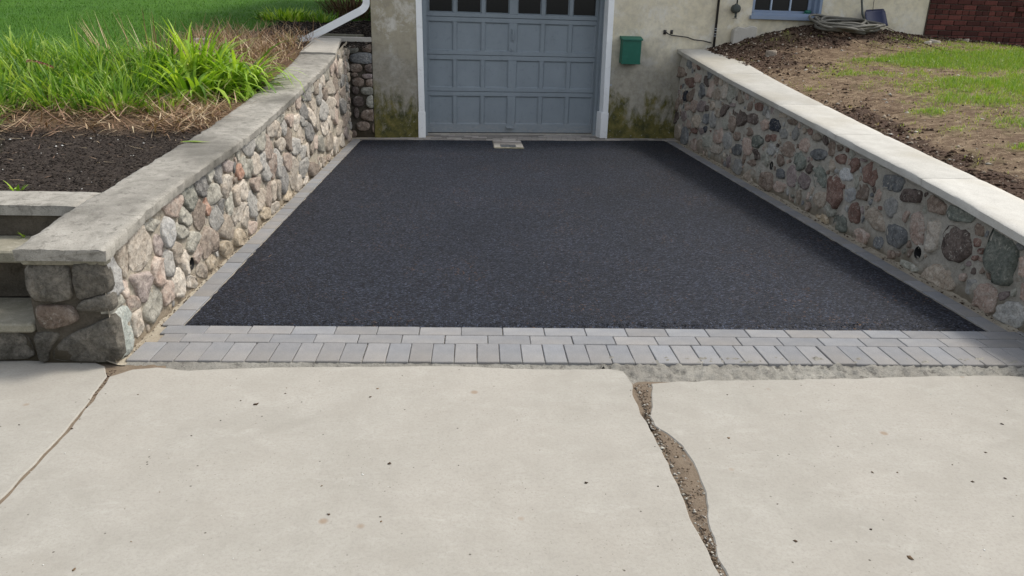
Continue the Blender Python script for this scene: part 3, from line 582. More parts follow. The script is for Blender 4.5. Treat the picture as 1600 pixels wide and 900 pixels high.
RST=[(6.783,0.89,-0.224,0.013,-0.03,-0.078,'b'),(6.871,0.664,-0.23,0.018,-0.03,-0.079,'D'),(6.231,0.797,-0.192,0.033,-0.099,-0.052,'r'),(5.979,0.862,-0.158,0.01,-0.019,-0.05,'p'),(5.781,0.722,-0.184,0.015,-0.028,-0.075,'d'),(6.423,0.606,-0.1,0.009,-0.025,-0.067,'k'),(6.167,0.628,-0.14,0.005,0.021,-0.082,'b'),(6.39,1.01,-0.088,0.004,-0.02,-0.052,'d'),(6.167,1.004,-0.089,0.004,-0.015,-0.04,'p'),(5.995,0.994,-0.067,0.003,-0.015,-0.039,'r'),(5.623,0.856,-0.091,0.019,-0.115,-0.051,'D'),(5.551,0.927,-0.126,0.022,-0.062,-0.035,'d'),(5.251,0.874,-0.098,0.007,-0.021,-0.055,'b'),(5.422,0.795,-0.118,-0.0,0.055,-0.109,'p'),(5.183,0.726,-0.141,0.012,-0.027,-0.07,'t'),(4.922,0.784,-0.13,0.003,0.017,-0.091,'c'),(4.685,0.78,-0.123,0.003,0.016,-0.092,'g'),(6.828,0.473,-0.115,0.011,-0.033,-0.087,'b'),(6.819,0.293,-0.173,0.02,-0.028,-0.073,'D'),(6.024,0.523,-0.156,0.015,-0.025,-0.067,'p'),(5.713,0.54,-0.174,0.017,-0.024,-0.065,'u'),(5.502,0.546,-0.079,0.008,-0.013,-0.035,'D'),(6.337,0.478,-0.104,0.01,-0.018,-0.047,'p'),(6.41,0.354,-0.138,0.015,-0.02,-0.053,'u'),(5.485,0.429,-0.105,0.012,-0.023,-0.061,'d'),(5.829,0.362,-0.16,0.019,-0.028,-0.074,'t'),(5.302,0.592,-0.117,0.012,-0.021,-0.054,'t'),(5.235,0.447,-0.157,0.018,-0.034,-0.091,'l'),(4.868,0.588,-0.084,-0.006,0.093,-0.076,'D'),(5.052,0.544,-0.111,0.012,-0.023,-0.06,'t'),(4.308,0.565,-0.139,0.016,-0.031,-0.083,'D'),(3.959,0.599,-0.151,0.017,-0.017,-0.044,'D'),(4.121,0.709,-0.081,0.008,-0.018,-0.048,'b'),(3.873,0.725,-0.127,0.017,-0.024,-0.038,'r'),(3.65,0.582,-0.097,0.012,-0.017,-0.046,'p'),(4.778,0.452,-0.141,0.017,-0.024,-0.063,'g'),(4.553,0.477,-0.099,0.012,-0.028,-0.075,'b'),(6.656,0.131,-0.191,0.025,-0.037,-0.098,'t'),(6.282,0.105,-0.156,0.022,-0.039,-0.103,'d'),(5.889,0.232,-0.134,0.018,-0.014,-0.036,'r'),(5.628,0.266,-0.118,0.015,-0.014,-0.036,'u'),(5.462,0.308,-0.057,0.007,-0.013,-0.036,'k'),(4.962,0.303,-0.195,0.027,-0.028,-0.075,'p'),(5.338,0.185,-0.171,0.025,-0.028,-0.073,'g'),(5.924,0.055,-0.185,0.028,-0.03,-0.078,'p'),(5.59,0.091,-0.136,0.02,-0.027,-0.073,'t'),(4.635,0.297,-0.123,0.018,-0.033,-0.088,'l'),(4.038,0.469,-0.124,0.016,-0.018,-0.047,'b'),(4.371,0.378,-0.095,0.013,-0.017,-0.045,'b'),(3.779,0.409,-0.128,0.019,-0.023,-0.062,'G'),(4.018,0.329,-0.124,0.019,-0.03,-0.08,'p'),(4.312,0.249,-0.141,0.022,-0.02,-0.054,'d'),(4.945,0.151,-0.18,0.028,-0.016,-0.043,'c'),(3.545,0.471,-0.076,0.011,-0.013,-0.034,'r'),(4.402,0.769,-0.087,0.008,-0.02,-0.053,'t'),(4.23,0.79,-0.058,0.005,-0.011,-0.03,'p'),(6.166,0.282,-0.091,0.011,-0.019,-0.049,'p'),(4.362,0.818,-0.06,0.005,-0.006,-0.015,'b'),(4.615,0.672,-0.099,0.01,-0.008,-0.021,'u'),(3.631,0.685,-0.06,0.007,-0.014,-0.038,'l'),(3.426,0.607,-0.117,0.015,-0.021,-0.057,'k'),(3.425,0.494,-0.077,0.011,-0.013,-0.036,'r'),(3.44,0.394,-0.098,0.015,-0.02,-0.053,'l'),(3.774,0.288,-0.07,0.022,-0.074,-0.044,'D'),(3.535,0.279,-0.104,0.018,-0.023,-0.061,'g'),(3.21,0.324,-0.078,0.013,-0.02,-0.054,'b'),(3.86,0.186,-0.114,0.02,-0.012,-0.031,'b'),(3.054,0.449,-0.133,0.021,-0.023,-0.063,'b'),(2.748,0.525,-0.101,0.015,-0.022,-0.058,'p'),(2.8,0.388,-0.089,0.015,-0.026,-0.071,'G'),(2.92,0.24,-0.108,0.021,-0.033,-0.089,'u'),(2.561,0.62,-0.081,0.011,-0.012,-0.033,'t'),(2.388,0.619,-0.041,0.006,-0.014,-0.038,'D'),(2.447,0.502,-0.125,0.02,-0.017,-0.045,'d'),(2.271,0.573,-0.056,0.009,-0.021,-0.056,'b'),(2.597,0.354,-0.06,0.001,0.02,-0.047,'D'),(2.403,0.318,-0.109,0.021,-0.031,-0.083,'G'),(2.636,0.238,-0.099,0.02,-0.025,-0.068,'u'),(3.164,0.209,-0.1,0.019,-0.017,-0.046,'d'),(3.21,0.562,-0.105,0.014,-0.015,-0.041,'l'),(2.97,0.594,-0.072,0.01,-0.018,-0.05,'l'),(2.698,0.643,-0.04,0.005,-0.01,-0.028,'r'),(2.8,0.64,-0.041,0.005,-0.009,-0.024,'t'),(3.042,0.679,-0.09,0.004,0.002,-0.026,'b'),(3.683,0.701,-0.082,0.009,-0.017,-0.046,'l'),(3.521,0.73,-0.078,0.008,-0.014,-0.038,'u'),(3.444,0.077,-0.157,0.031,-0.03,-0.082,'b'),(3.872,0.046,-0.19,0.037,-0.026,-0.07,'t'),(4.273,0.074,-0.143,0.026,-0.031,-0.083,'l'),(3.138,0.091,-0.144,0.03,-0.019,-0.05,'p'),(2.218,0.453,-0.045,0.008,-0.019,-0.052,'t'),(3.291,0.711,-0.107,0.012,-0.007,-0.019,'t'),(2.092,0.522,-0.078,0.013,-0.013,-0.036,'r'),(1.879,0.514,-0.06,0.0,0.021,-0.062,'r'),(1.998,0.422,-0.093,0.018,-0.016,-0.044,'w'),(1.655,0.494,-0.089,0.017,-0.028,-0.077,'r'),(2.111,0.255,-0.109,0.026,-0.058,-0.118,'r'),(1.884,0.293,-0.081,0.018,-0.02,-0.055,'w'),(1.715,0.353,-0.074,0.006,0.009,-0.057,'b'),(1.503,0.38,-0.039,0.001,0.015,-0.051,'p'),(1.379,0.484,-0.149,0.013,0.002,-0.053,'d'),(1.127,0.446,-0.115,0.019,-0.009,-0.044,'D'),(1.775,0.175,-0.079,0.019,-0.027,-0.073,'r'),(1.939,0.045,-0.124,0.027,-0.014,-0.08,'G'),(2.334,0.152,-0.11,0.025,-0.024,-0.064,'t'),(2.13,0.111,-0.09,0.022,-0.015,-0.041,'g'),(2.232,0.015,-0.137,-0.001,0.04,-0.058,'y'),(1.612,0.046,-0.137,0.031,-0.011,-0.058,'p'),(1.332,0.331,-0.091,0.012,-0.002,-0.068,'l'),(1.471,0.204,-0.061,0.038,-0.105,-0.052,'t'),(1.194,0.171,-0.111,0.03,-0.026,-0.07,'d'),(1.389,0.068,-0.055,0.016,-0.017,-0.048,'d'),(2.229,0.447,-0.036,0.013,-0.055,-0.04,'t'),(1.138,0.319,-0.028,0.001,0.01,-0.041,'p'),(1.782,0.565,-0.047,0.002,0.002,-0.01,'u'),(1.512,0.572,-0.071,0.003,0.001,-0.009,'g'),(0.854,0.449,-0.042,0.029,-0.086,-0.046,'b'),(0.627,0.445,-0.109,0.009,0.001,-0.046,'G'),(0.988,0.271,-0.062,0.013,-0.02,-0.099,'p'),(0.82,0.28,-0.068,0.015,-0.022,-0.102,'c'),(0.601,0.282,-0.119,0.041,-0.047,-0.09,'D'),(0.441,0.411,-0.038,0.01,-0.012,-0.033,'b'),(0.23,0.306,-0.111,0.034,-0.051,-0.141,'G'),(0.485,0.122,-0.032,0.011,-0.008,-0.023,'p'),(0.686,0.062,-0.171,0.017,0.016,-0.084,'t'),(0.272,0.071,-0.107,0.032,-0.017,-0.074,'p'),(0.065,0.059,-0.111,0.036,-0.018,-0.079,'l'),(0.144,0.135,-0.034,0.012,-0.009,-0.024,'u'),(0.069,0.318,-0.03,0.01,-0.018,-0.049,'p'),(0.012,0.195,-0.032,0.011,-0.018,-0.049,'p'),(0.401,0.098,-0.042,0.015,-0.014,-0.039,'l'),(0.28,0.196,-0.022,0.007,-0.007,-0.018,'b'),(0.999,0.023,-0.107,-0.001,0.015,-0.032,'g'),(0.113,0.412,-0.026,0.008,-0.006,-0.017,'d')]
def build_wall(root, data, holes, y0, y1, top, th, X0, sgn, mort, gap, grow, t, fill, packed, rminf, mr, sq, jit):
    fr = (lambda a, b, c: (X0 + c, a, b)) if sgn > 0 else (lambda a, b, c: (X0 - c, a, b))
    zt = lambda y: lerp(top, y) - th
    # mortar face: fine relief, set back at the joints
    ny = int((y1 - y0) / .03); v = []; nz = 26; fc = []
    ys = np.linspace(y0, y1, ny)
    for y in ys:
        zz = zt(y) + .012
        for j in range(nz):
            z = -.03 + (zz + .03) * j / (nz - 1); h = mr * sn(y, z, 1, 9) + mr * .6 * sn(y, z, 5, 30)
            for hx in holes:
                dd_ = math.hypot(y - hx[0], z - hx[1])
                if dd_ < hx[2]: h -= .0
            v.append(fr(y, z, h))
    for i in range(ny - 1):
        for j in range(nz - 1):
            k = i * nz + j; cy = (ys[i] + ys[i + 1]) / 2; zc = (v[k][2] + v[k + nz + 1][2]) / 2
            if any(math.hypot((cy - h[0]), zc - h[1]) < h[2] * .8 for h in holes): continue
            q = (k, k + nz, k + nz + 1, k + 1); fc.append(q if sgn > 0 else q[::-1])
    obj('mortar', mesh(v, fc), mort, root, True)
    core = MB(); n = 40; pr = [(y, zt(y) + .004) for y in np.linspace(y0 + .01, y1, n)] + [(y1, -.1), (y0 + .01, -.1)]
    # hollow behind the face so the weep holes read as holes
    pr = [(max(a, y0 + .06), b_) for a, b_ in pr]; core.prism(pr, -.10 , -.27, fr); core.build('wall_core', mort, root)
    for poly, k, ar in layout(data, gap, grow, y0 + .01, y1, zt, .004, fill, holes, packed, rminf, sq, jit):
        if sgn < 0: poly = poly[::-1]
        tt = t * random.uniform(.5, 1.5) * min(1.25, max(.6, (ar / .012) ** .25))
        obj('stone', stone_mesh(poly, tt, fr, rough=1.5, k=16 if sgn > 0 else 20, jag=.05 if sgn > 0 else .11), (SML if sgn > 0 else SM)[k], root, True)
    for hx in holes:
        r_ = hx[2] * .86; pm = MB(); pts = [fr(hx[0], hx[1] - .002 * i, .010 - .02 * i) for i in range(5)]
        pm.tube(pts, r_, 14, caps=False); pm.tube([fr(hx[0], hx[1], .010 - .02 * i) for i in range(5)], r_ * .86, 14, caps=False)
        pm.build('drain_pipe', INNER, root, True)
        cv = MB(); cv.tube([fr(hx[0], hx[1], -.06), fr(hx[0], hx[1], -.075)], r_ * 1.02, 14); cv.build('pipe_end', VOID, root)
        cl = MB(); ring = []
        for q in range(16):
            a_ = 2 * math.pi * q / 16; ring += [fr(hx[0] + math.cos(a_) * r_, hx[1] + math.sin(a_) * r_, .012), fr(hx[0] + math.cos(a_) * hx[2] * 1.18, hx[1] + math.sin(a_) * hx[2] * 1.25, .0 + random.uniform(-.002, .003))]
        cl.add(ring, [(2 * q, 2 * q + 1, (2 * q + 3) % 32, (2 * q + 2) % 32) for q in range(16)]); cl.build('pipe_collar', mort, root, True)

def strip_slab(name, xl, xr, y0, y1, zt, th, mat, parent, step=.04, nx=9, edge=.006, rel=.002, over=None):
    ys = np.linspace(y0, y1, max(2, int((y1 - y0) / step))); v = []; fc = []; m = nx + 4
    for i, y in enumerate(ys):
        a, b_ = xl(y), xr(y); e1 = edge * sn(y, 1, 0, 16) + edge * .6 * sn(y, 2, 0, 50); e2 = edge * sn(y, 7, 0, 16) + edge * .6 * sn(y, 9, 0, 50); z = zt(y)
        yy = y + (edge * sn(a * 9, 3, i, 1) if i in (0, len(ys) - 1) else 0)
        v.append((a + e1 + .004, yy, z - th)); v.append((a + e1, yy, z - .010 + edge * .3 * sn(y, 4, 0, 40)))
        for k in range(nx):
            x = a + e1 + .007 + (b_ + e2 - a - e1 - .014) * k / (nx - 1)
            drop = (.003 + edge * .4 * abs(sn(y, k, 0, 45))) if k in (0, nx - 1) else 0
            if i in (0, len(ys) - 1): drop += .004
            v.append((x, yy + (edge * .8 * sn(x, y, 1, 30) if i in (0, len(ys) - 1) else 0), z + rel * sn(x, y, 0, 7) + rel * .5 * sn(x, y, 3, 25) - drop))
        v.append((b_ + e2, yy, z - .010 + edge * .3 * sn(y, 5, 0, 40))); v.append((b_ + e2 - .004, yy, z - th))
    for i in range(len(ys) - 1):
        for j in range(m):
            q = (i * m + j, i * m + (j + 1) % m, (i + 1) * m + (j + 1) % m, (i + 1) * m + j); fc.append(q)
    fc += [tuple(range(m))[::-1], tuple(range((len(ys) - 1) * m, len(ys) * m))]
    me = mesh(v, fc); o = obj(name, me, mat, parent, True)
    me.set_sharp_from_angle(angle=R(50)); return o

# ---- left wall
lw = thing('stone_wall', 'tightly packed cream and pink fieldstone retaining wall under weathered grey coping, left of the driveway', 'stone wall')
LDATA = [(-.35, .365, .075, 0, 0, .10, 'w'), (-.35, .255, .085, 0, 0, .035, 'g'), (-.335, .115, .10, 0, 0, .115, 'T')] + LST
build_wall(lw, LDATA, [(.499, .158, .040)], -.425, 6.2, LP, .045, -.122, 1, MORT_L, .0055, 1.22, .015, (2600, (.022, .075), 'ctpglcbdty'), 1.25, .012, .006, (.5, .85), (.22, .12))
def lxr(y): return lerp([(-.46, -.078), (5.1, -.078), (6.15, -.18)], y)
def lxl(y): return lerp([(-.46, -.435), (0, -.405), (.3, -.385), (1.3, -.405), (2.9, -.40), (4.6, -.44), (6.15, -.50)], y)
strip_slab('coping', lxl, lxr, -.462, 5.085, lambda y: lerp(LP, y), .052, COP_L, lw, .022, 14, .013, .004)
strip_slab('coping', lxl, lxr, 5.10, 6.16, lambda y: lerp([(5.1, 1.085), (6.16, 1.215)], y), .052, COP_C, lw, edge=.007, rel=.004)
lip = MB(); lip.box(-.43, -.098, -.43, -.38, .44, .475); lip.build('mortar', COP_D, lw, bevel=.006)
strip_slab('cross_coping', lambda y: -2.4, lambda y: -.41, .012, .275, lambda y: .583 + (y - .01) * .03, .05, COP_L, lw, .03, 60, .007, .002)
# pier front
pf = lambda a, b, c: (a, -.402 - c, b)
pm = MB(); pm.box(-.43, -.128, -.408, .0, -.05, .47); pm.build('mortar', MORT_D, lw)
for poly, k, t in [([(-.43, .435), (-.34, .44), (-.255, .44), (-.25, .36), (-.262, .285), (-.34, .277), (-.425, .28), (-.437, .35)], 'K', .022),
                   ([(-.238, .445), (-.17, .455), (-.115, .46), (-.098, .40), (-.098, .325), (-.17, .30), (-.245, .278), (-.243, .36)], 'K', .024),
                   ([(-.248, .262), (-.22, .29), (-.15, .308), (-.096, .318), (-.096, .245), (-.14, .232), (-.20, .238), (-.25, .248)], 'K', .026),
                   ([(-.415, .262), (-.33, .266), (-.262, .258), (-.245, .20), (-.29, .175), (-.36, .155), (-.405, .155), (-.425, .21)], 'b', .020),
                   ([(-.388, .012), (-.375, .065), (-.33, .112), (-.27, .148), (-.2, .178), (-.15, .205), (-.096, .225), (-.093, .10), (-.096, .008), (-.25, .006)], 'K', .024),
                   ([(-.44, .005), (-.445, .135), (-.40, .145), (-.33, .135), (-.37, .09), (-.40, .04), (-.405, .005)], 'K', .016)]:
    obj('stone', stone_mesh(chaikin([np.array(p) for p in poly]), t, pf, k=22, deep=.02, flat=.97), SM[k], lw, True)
# ---- right wall
rw = thing('stone_wall', 'pale capped wall of red, brown and grey fieldstones set in wide grey mortar, right of the driveway', 'stone wall')
RHOLES = [(3.361, .248, .048), (.929, .136, .046)]
build_wall(rw, RST, RHOLES, -.9, 6.83, RP, .060, 4.165, -1, MORT_R, .014, 1.10, .015, (2600, (.018, .062), 'ptbrgdultDbp'), .9, .018, .014, (.5, 1.0), (.30, .14))
rxl = lambda y: 4.098
rxr = lambda y: lerp([(-1, 4.46), (1.2, 4.47), (2.3, 4.49), (4, 4.56), (6, 4.68), (7, 4.74)], y)
js = [-.9, .96, 2.13, 3.27, 5.02, 6.86]
for a, c in zip(js, js[1:]): strip_slab('coping', rxl, rxr, a + .003, c - .003, lambda y: lerp(RP, y) + .0, .052, COP_R, rw, .06, 7, .0035, .001)
ul = MB()
for i in range(40):
    ya, yb = -.9 + i * 7.7 / 40, -.9 + (i + 1) * 7.7 / 40; za, zb = lerp(RP, ya) - .060, lerp(RP, yb) - .060
    ul.add([(4.128, ya, za), (4.128, yb, zb), (4.128, yb, zb - .028), (4.128, ya, za - .028), (4.45, ya, za), (4.45, yb, zb), (4.45, yb, zb - .028), (4.45, ya, za - .028)],
           [(0, 3, 2, 1), (3, 7, 6, 2), (0, 1, 5, 4)])
# smooth mortar skim just under the coping
v = []; fc = []; ns = 130
for i in range(ns):
    y = -.9 + i * 7.72 / (ns - 1); zt_ = lerp(RP, y) - .05; w_ = .045 + .018 * sn(y, 0, 0, 3)
    for j in range(6):
        v.append((4.165 - .014 * (1 - (j / 5) ** 2) + .002 * sn(y, j, 0, 12), y, zt_ - w_ * j / 5))
for i in range(ns - 1):
    for j in range(5): k = i * 6 + j; fc.append((k, k + 6, k + 7, k + 1))
obj('mortar_skim', mesh(v, fc), MORT_R, rw, True)

# ---- short cross wall beside the garage corner
sw = thing('stone_wall', 'short dark stub wall of stacked rounded stones between the left coping and the garage corner', 'stone wall')
STUB = [(520,70,50,33,'g'),(640,60,50,33,'b'),(600,140,98,46,'D'),(545,215,46,34,'b'),(650,215,48,34,'d'),(532,268,26,17,'p'),(638,278,58,20,'u'),(555,325,44,36,'b'),(658,330,50,33,'p'),(642,395,74,33,'g'),(535,390,24,36,'d'),(550,480,40,44,'d'),(660,480,56,54,'g'),(640,590,74,46,'y'),(580,675,50,38,'b'),(685,695,42,42,'b'),(535,570,18,44,'d'),(510,740,22,28,'b')]
def stub_uz(px, py): return -2.195 + (px - 470) / 5 * .00868, 1.655 - (60 + py / 5) * .00772
SR = random.Random(3)
def stub_fr(a, b_, c): return F(a, .02 - c, b_)
for cx, cy, a, b_, k in STUB:
    u, z = stub_uz(cx, cy); A = a / 5 * .00868 * 1.03; B = b_ / 5 * .00772 * 1.04
    poly = []
    for q in range(14):
        t = 2 * math.pi * q / 14; ct, st = math.cos(t), math.sin(t); rj = SR.uniform(.92, 1.03)
        poly.append(np.array([min(-1.868, u + A * rj * math.copysign(abs(ct) ** .75, ct)), z + B * rj * math.copysign(abs(st) ** .75, st)]))
    kk = {'p': 'b', 'y': 'b', 'b': 'b', 'g': 'g', 'D': 'd', 'd': 'D', 'u': 'u'}[k]
    obj('stone', stone_mesh(poly, .04, stub_fr, k=14, deep=.03), SM[kk], sw, True)
m = MB(); m.box(-2.6, -1.862, .022, .3, -.05, 1.165, F); m.build('mortar', MORT_D, sw)
m = MB(); m.box(-2.75, -1.863, -.02, .32, 1.166, 1.222, F); m.build('coping', COP_C, sw, bevel=.006)

# ---- garden steps left of the pier
st = thing('garden_steps', 'mossy dark concrete garden steps rising left beside the end of the cream stone wall', 'steps')
def rb(name, x0, x1, y0, y1, z0, z1, mat, bev=.008):
    m = MB(); n = 26
    poly = [(x0, y0)] + [(x0 + (x1 - x0) * i / n, y0 + .006 * sn(i, z0 * 9, 0, .7)) for i in range(1, n)] + [(x1, y0), (x1, y1), (x0, y1)]
    m.prism(poly, z0, z1); return m.build(name, mat, st, bevel=bev)
rb('tread', -2.4, -.437, -.425, -.10, .142, .182, COP_D); rb('tread', -2.4, -.425, -.215, .05, .378, .432, COP_D)
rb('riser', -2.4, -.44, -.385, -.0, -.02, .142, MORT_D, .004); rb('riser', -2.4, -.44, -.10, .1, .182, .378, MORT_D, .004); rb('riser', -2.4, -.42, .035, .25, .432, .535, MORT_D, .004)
stf = lambda a, b, c: (a, -.386 - c, b)
xx = -.46
for w in (.36, .28, .4, .33, .3):
    obj('stone', stone_mesh(chaikin([np.array(p) for p in [(xx - w + .01, .01), (xx - .01, .006), (xx - .012, .07), (xx - .03, .13), (xx - w / 2, .135), (xx - w + .02, .128)]]), .018, stf, k=20, deep=.02, flat=.96), SM['K'], st, True); xx -= w

# ---------------------------------------------------------------- house
house = thing('house', 'parged grey-beige house with a blue-grey panelled garage door at its base', 'house', F(0, 0, 0))
ub = lambda o: under(o, house)
H = 4.3; m = MB(); D_ = .30
m.box(-1.86, -1.262, 0, D_, -.1, H, F); m.box(-1.262, 1.165, 0, D_, 2.12, H, F); m.box(1.165, 3.10, 0, D_, -.1, H, F)
m.box(3.10, 4.10, 0, D_, -.1, 1.62, F); m.box(3.10, 4.10, 0, D_, 2.60, H, F); m.box(4.10, 5.68, 0, D_, -.1, H, F)
ub(m.build('wall', STUC))
m = MB(); m.box(-1.86, -1.6, D_, 6.5, -.1, H, F); m.box(-1.6, 9.0, 6.2, 6.5, -.1, H, F); m.box(8.7, 9.0, D_, 6.2, -.1, H, F); ub(m.build('wall', STUC))
# the floor and back of the dark garage behind the door panes
m = MB(); m.box(-1.6, 1.6, .42, 6.2, -.06, .02, F); ub(m.build('garage_floor', COP_C))
m = MB()
rl = [(-2.0, -.12, H), (9.3, -.12, H), (9.3, 3.2, H + .7), (-2.0, 3.2, H + .7), (9.3, 6.7, H), (-2.0, 6.7, H)]  # out of view: eave slab added for the shadow before the house
v = [F(*p) for p in rl] + [F(p[0], p[1], p[2] - .12) for p in rl]
m.add(v, [(0, 1, 2, 3), (3, 2, 4, 5), (6, 9, 8, 7), (9, 11, 10, 8), (0, 6, 7, 1), (5, 4, 10, 11), (0, 3, 9, 6), (3, 5, 11, 9), (1, 7, 8, 2), (2, 8, 10, 4)]); ub(m.build('unseen_roof', ROAD))
# white trim
m = MB(); m.add([F(u, v_, z) for z, l, r_ in ((.02, -1.292, -1.215), (2.1, -1.322, -1.25)) for u, v_ in ((l, -.022), (r_, -.022), (r_, .16), (l, .16))], [(0, 1, 2, 3), (4, 5, 6, 7), (0, 1, 5, 4), (1, 2, 6, 5), (2, 3, 7, 6), (3, 0, 4, 7)])
ub(m.build('trim', TRIMW, bevel=.003))
m = MB(); m.add([F(u, v_, z) for z, l, r_ in ((.02, 1.150, 1.222), (2.1, 1.122, 1.200)) for u, v_ in ((l, -.022), (r_, -.022), (r_, .16), (l, .16))], [(0, 1, 2, 3), (4, 5, 6, 7), (0, 1, 5, 4), (1, 2, 6, 5), (2, 3, 7, 6), (3, 0, 4, 7)])
ub(m.build('trim', TRIMW, bevel=.003))
m = MB(); m.box(-1.305, -1.212, -.026, .06, .0, .335, F); ub(m.build('trim_block', TRIMW, bevel=.004))
m = MB(); m.box(1.125, 1.226, -.026, .20, .0, .345, F); ub(m.build('trim_block', TRIMW, bevel=.004))
m = MB(); m.box(-1.33, 1.21, -.021, .1, 2.105, 2.21, F); ub(m.build('trim', TRIMW, bevel=.003))
# door jamb / stops in door colour
m = MB(); m.box(-1.248, -1.175, .162, .29, .0, 2.12, F); ub(m.build('jamb', DOORP))
m = MB(); m.box(1.085, 1.160, .205, .29, .0, 2.12, F); m.box(1.125, 1.163, .162, .204, .35, 2.12, F); ub(m.build('jamb', DOORP))
# garage door: rails, stiles, recessed panels, panes
door = thing('garage_door', None, None, F(0, .3, 0)); under(door, house)
def ud(o): o.parent = door; o.matrix_parent_inverse = Matrix.Translation(-Vector(F(0, .3, 0))); return o
cols = [(-1.140, -.828), (-.780, -.462), (-.412, -.098), (.010, .325), (.378, .696), (.748, 1.066)]
rows = [(.148, .512), (.622, .972), (1.086, 1.438), (1.548, 1.95)]
DV = .292
def dbox(name, u0, u1, z0, z1, v0, v1, mat=DOORP, bev=.003): m = MB(); m.box(u0, u1, v0, v1, z0, z1, F); return ud(m.build(name, mat, bevel=bev))
zr = [.022, .148, .512, .622, .972, 1.086, 1.438, 1.548, 1.95, 2.11]
for z0, z1 in ((.034, .148),): dbox('rail', -1.2, 1.16, z0, z1, DV, DV + .045)
for (a, c) in ((.512, .622), (.972, 1.086), (1.438, 1.548)):
    mid = (a + c) / 2 + .002
    dbox('rail', -1.2, 1.16, a, mid - .0025, DV, DV + .045); dbox('rail', -1.2, 1.16, mid + .0025, c, DV, DV + .045)
dbox('rail', -1.2, 1.16, 1.95, 2.11, DV, DV + .045)
ue = [(-1.2, -1.140)] + [(cols[i][1], cols[i + 1][0]) for i in range(5)] + [(1.066, 1.16)]
for z0, z1 in rows:
    for a, c in ue: dbox('stile', a, c, z0 + .0003, z1 - .0003, DV + .001, DV + .045)
    for a, c in cols:
        if z0 > 1.5:
            dbox('pane', a - .01, c + .01, z0 - .01, z1 + .01, DV + .026, DV + .030, PANEG, 0)
        else:
            dbox('panel', a - .005, c + .005, z0 - .005, z1 + .005, DV + .018, DV + .040, DOORP, 0)
# mouldings: a slim quarter bead round each panel
for z0, z1 in rows:
    for a, c in cols:
        m = MB(); q = .013; o4 = [F(a, DV + .0015, z0), F(c, DV + .0015, z0), F(c, DV + .0015, z1), F(a, DV + .0015, z1)]; i4 = [F(a + q, DV + .017, z0 + q), F(c - q, DV + .017, z0 + q), F(c - q, DV + .017, z1 - q), F(a + q, DV + .017, z1 - q)]
        if z0 > 1.5: i4 = [F(a + q, DV + .025, z0 + q), F(c - q, DV + .025, z0 + q), F(c - q, DV + .025, z1 - q), F(a + q, DV + .025, z1 - q)]
        m.add(o4 + i4, [(0, 1, 5, 4), (1, 2, 6, 5), (2, 3, 7, 6), (3, 0, 4, 7)])
        ud(m.build('moulding', DOORP))
dbox('backing', -1.2, 1.16, .03, 1.52, DV + .046, DV + .05, DOORP, 0)
dbox('bottom_seal', -1.19, 1.15, .024, .033, DV + .005, DV + .04, VOID, 0)
m = MB(); m.tube([F(-.049, DV - .002, 1.36), F(-.049, DV - .03, 1.355), F(-.049, DV - .034, 1.30), F(-.049, DV - .03, 1.235), F(-.049, DV - .002, 1.23)], .0075, 8); m.box(-.066, -.034, DV - .005, DV + .001, 1.215, 1.375, F)
ud(m.build('handle', DOORP, smooth=False))
m = MB(); m.tube([F(-.05, DV + .001, 1.118), F(-.05, DV - .010, 1.118)], .016, 14); ud(m.build('lock', DOORP))
m = MB(); m.box(-.062, -.038, DV - .004, DV + .001, 1.045, 1.075, F); ud(m.build('lock_plate', DOORP))
m = MB(); m.box(-.12, -.01, DV - .004, DV + .001, .095, .135, F); m.add([F(-.115, DV - .004, .118), F(-.012, DV - .004, .112), F(-.005, DV - .05, .098), (F(-.105, DV - .05, .104)), F(-.115, DV - .004, .112), F(-.012, DV - .004, .106), F(-.005, DV - .05, .092), F(-.105, DV - .05, .098)], [(0, 1, 2, 3), (4, 7, 6, 5), (0, 4, 5, 1), (1, 5, 6, 2), (2, 6, 7, 3), (3, 7, 4, 0)])
ud(m.build('step_plate', DOORP))
# basement window
win = thing('window', None, None, F(3.6, 0, 1.6)); under(win, house)
def uw(o): o.parent = win; o.matrix_parent_inverse = Matrix.Translation(-Vector(F(3.6, 0, 1.6))); return o
def wb(name, u0, u1, v0, v1, z0, z1, mat=WINP, bev=.003): m = MB(); m.box(u0, u1, v0, v1, z0, z1, F); return uw(m.build(name, mat, bevel=bev))
wb('sill', 3.075, 4.125, -.055, .17, 1.575, 1.622); wb('sill_shelf', 3.10, 4.098, .02, .19, 1.623, 1.662)
wb('frame', 3.10, 3.135, .0, .2, 1.663, 2.6); wb('frame', 4.062, 4.099, .0, .2, 1.663, 2.6); wb('frame', 4.02, 4.0615, .06, .2, 1.663, 2.6)
wb('frame', 3.101, 4.098, .0, .2, 2.56, 2.599)
wb('sash', 3.136, 4.019, .12, .16, 1.664, 1.695); wb('sash', 3.136, 4.019, .12, .16, 2.52, 2.558); wb('sash', 3.136, 3.160, .12, .16, 1.696, 2.519); wb('sash', 3.965, 4.019, .12, .16, 1.696, 2.519)
for u in (3.428, 3.705): wb('mullion', u - .011, u + .011, .118, .15, 1.696, 2.519, MULL)
wb('mullion', 3.161, 3.964, .119, .149, 2.10, 2.122, MULL)
for a, c in ((3.161, 3.416), (3.44, 3.693), (3.717, 3.964)): wb('pane', a, c, .138, .142, 1.697, 2.518, PANEG, 0)
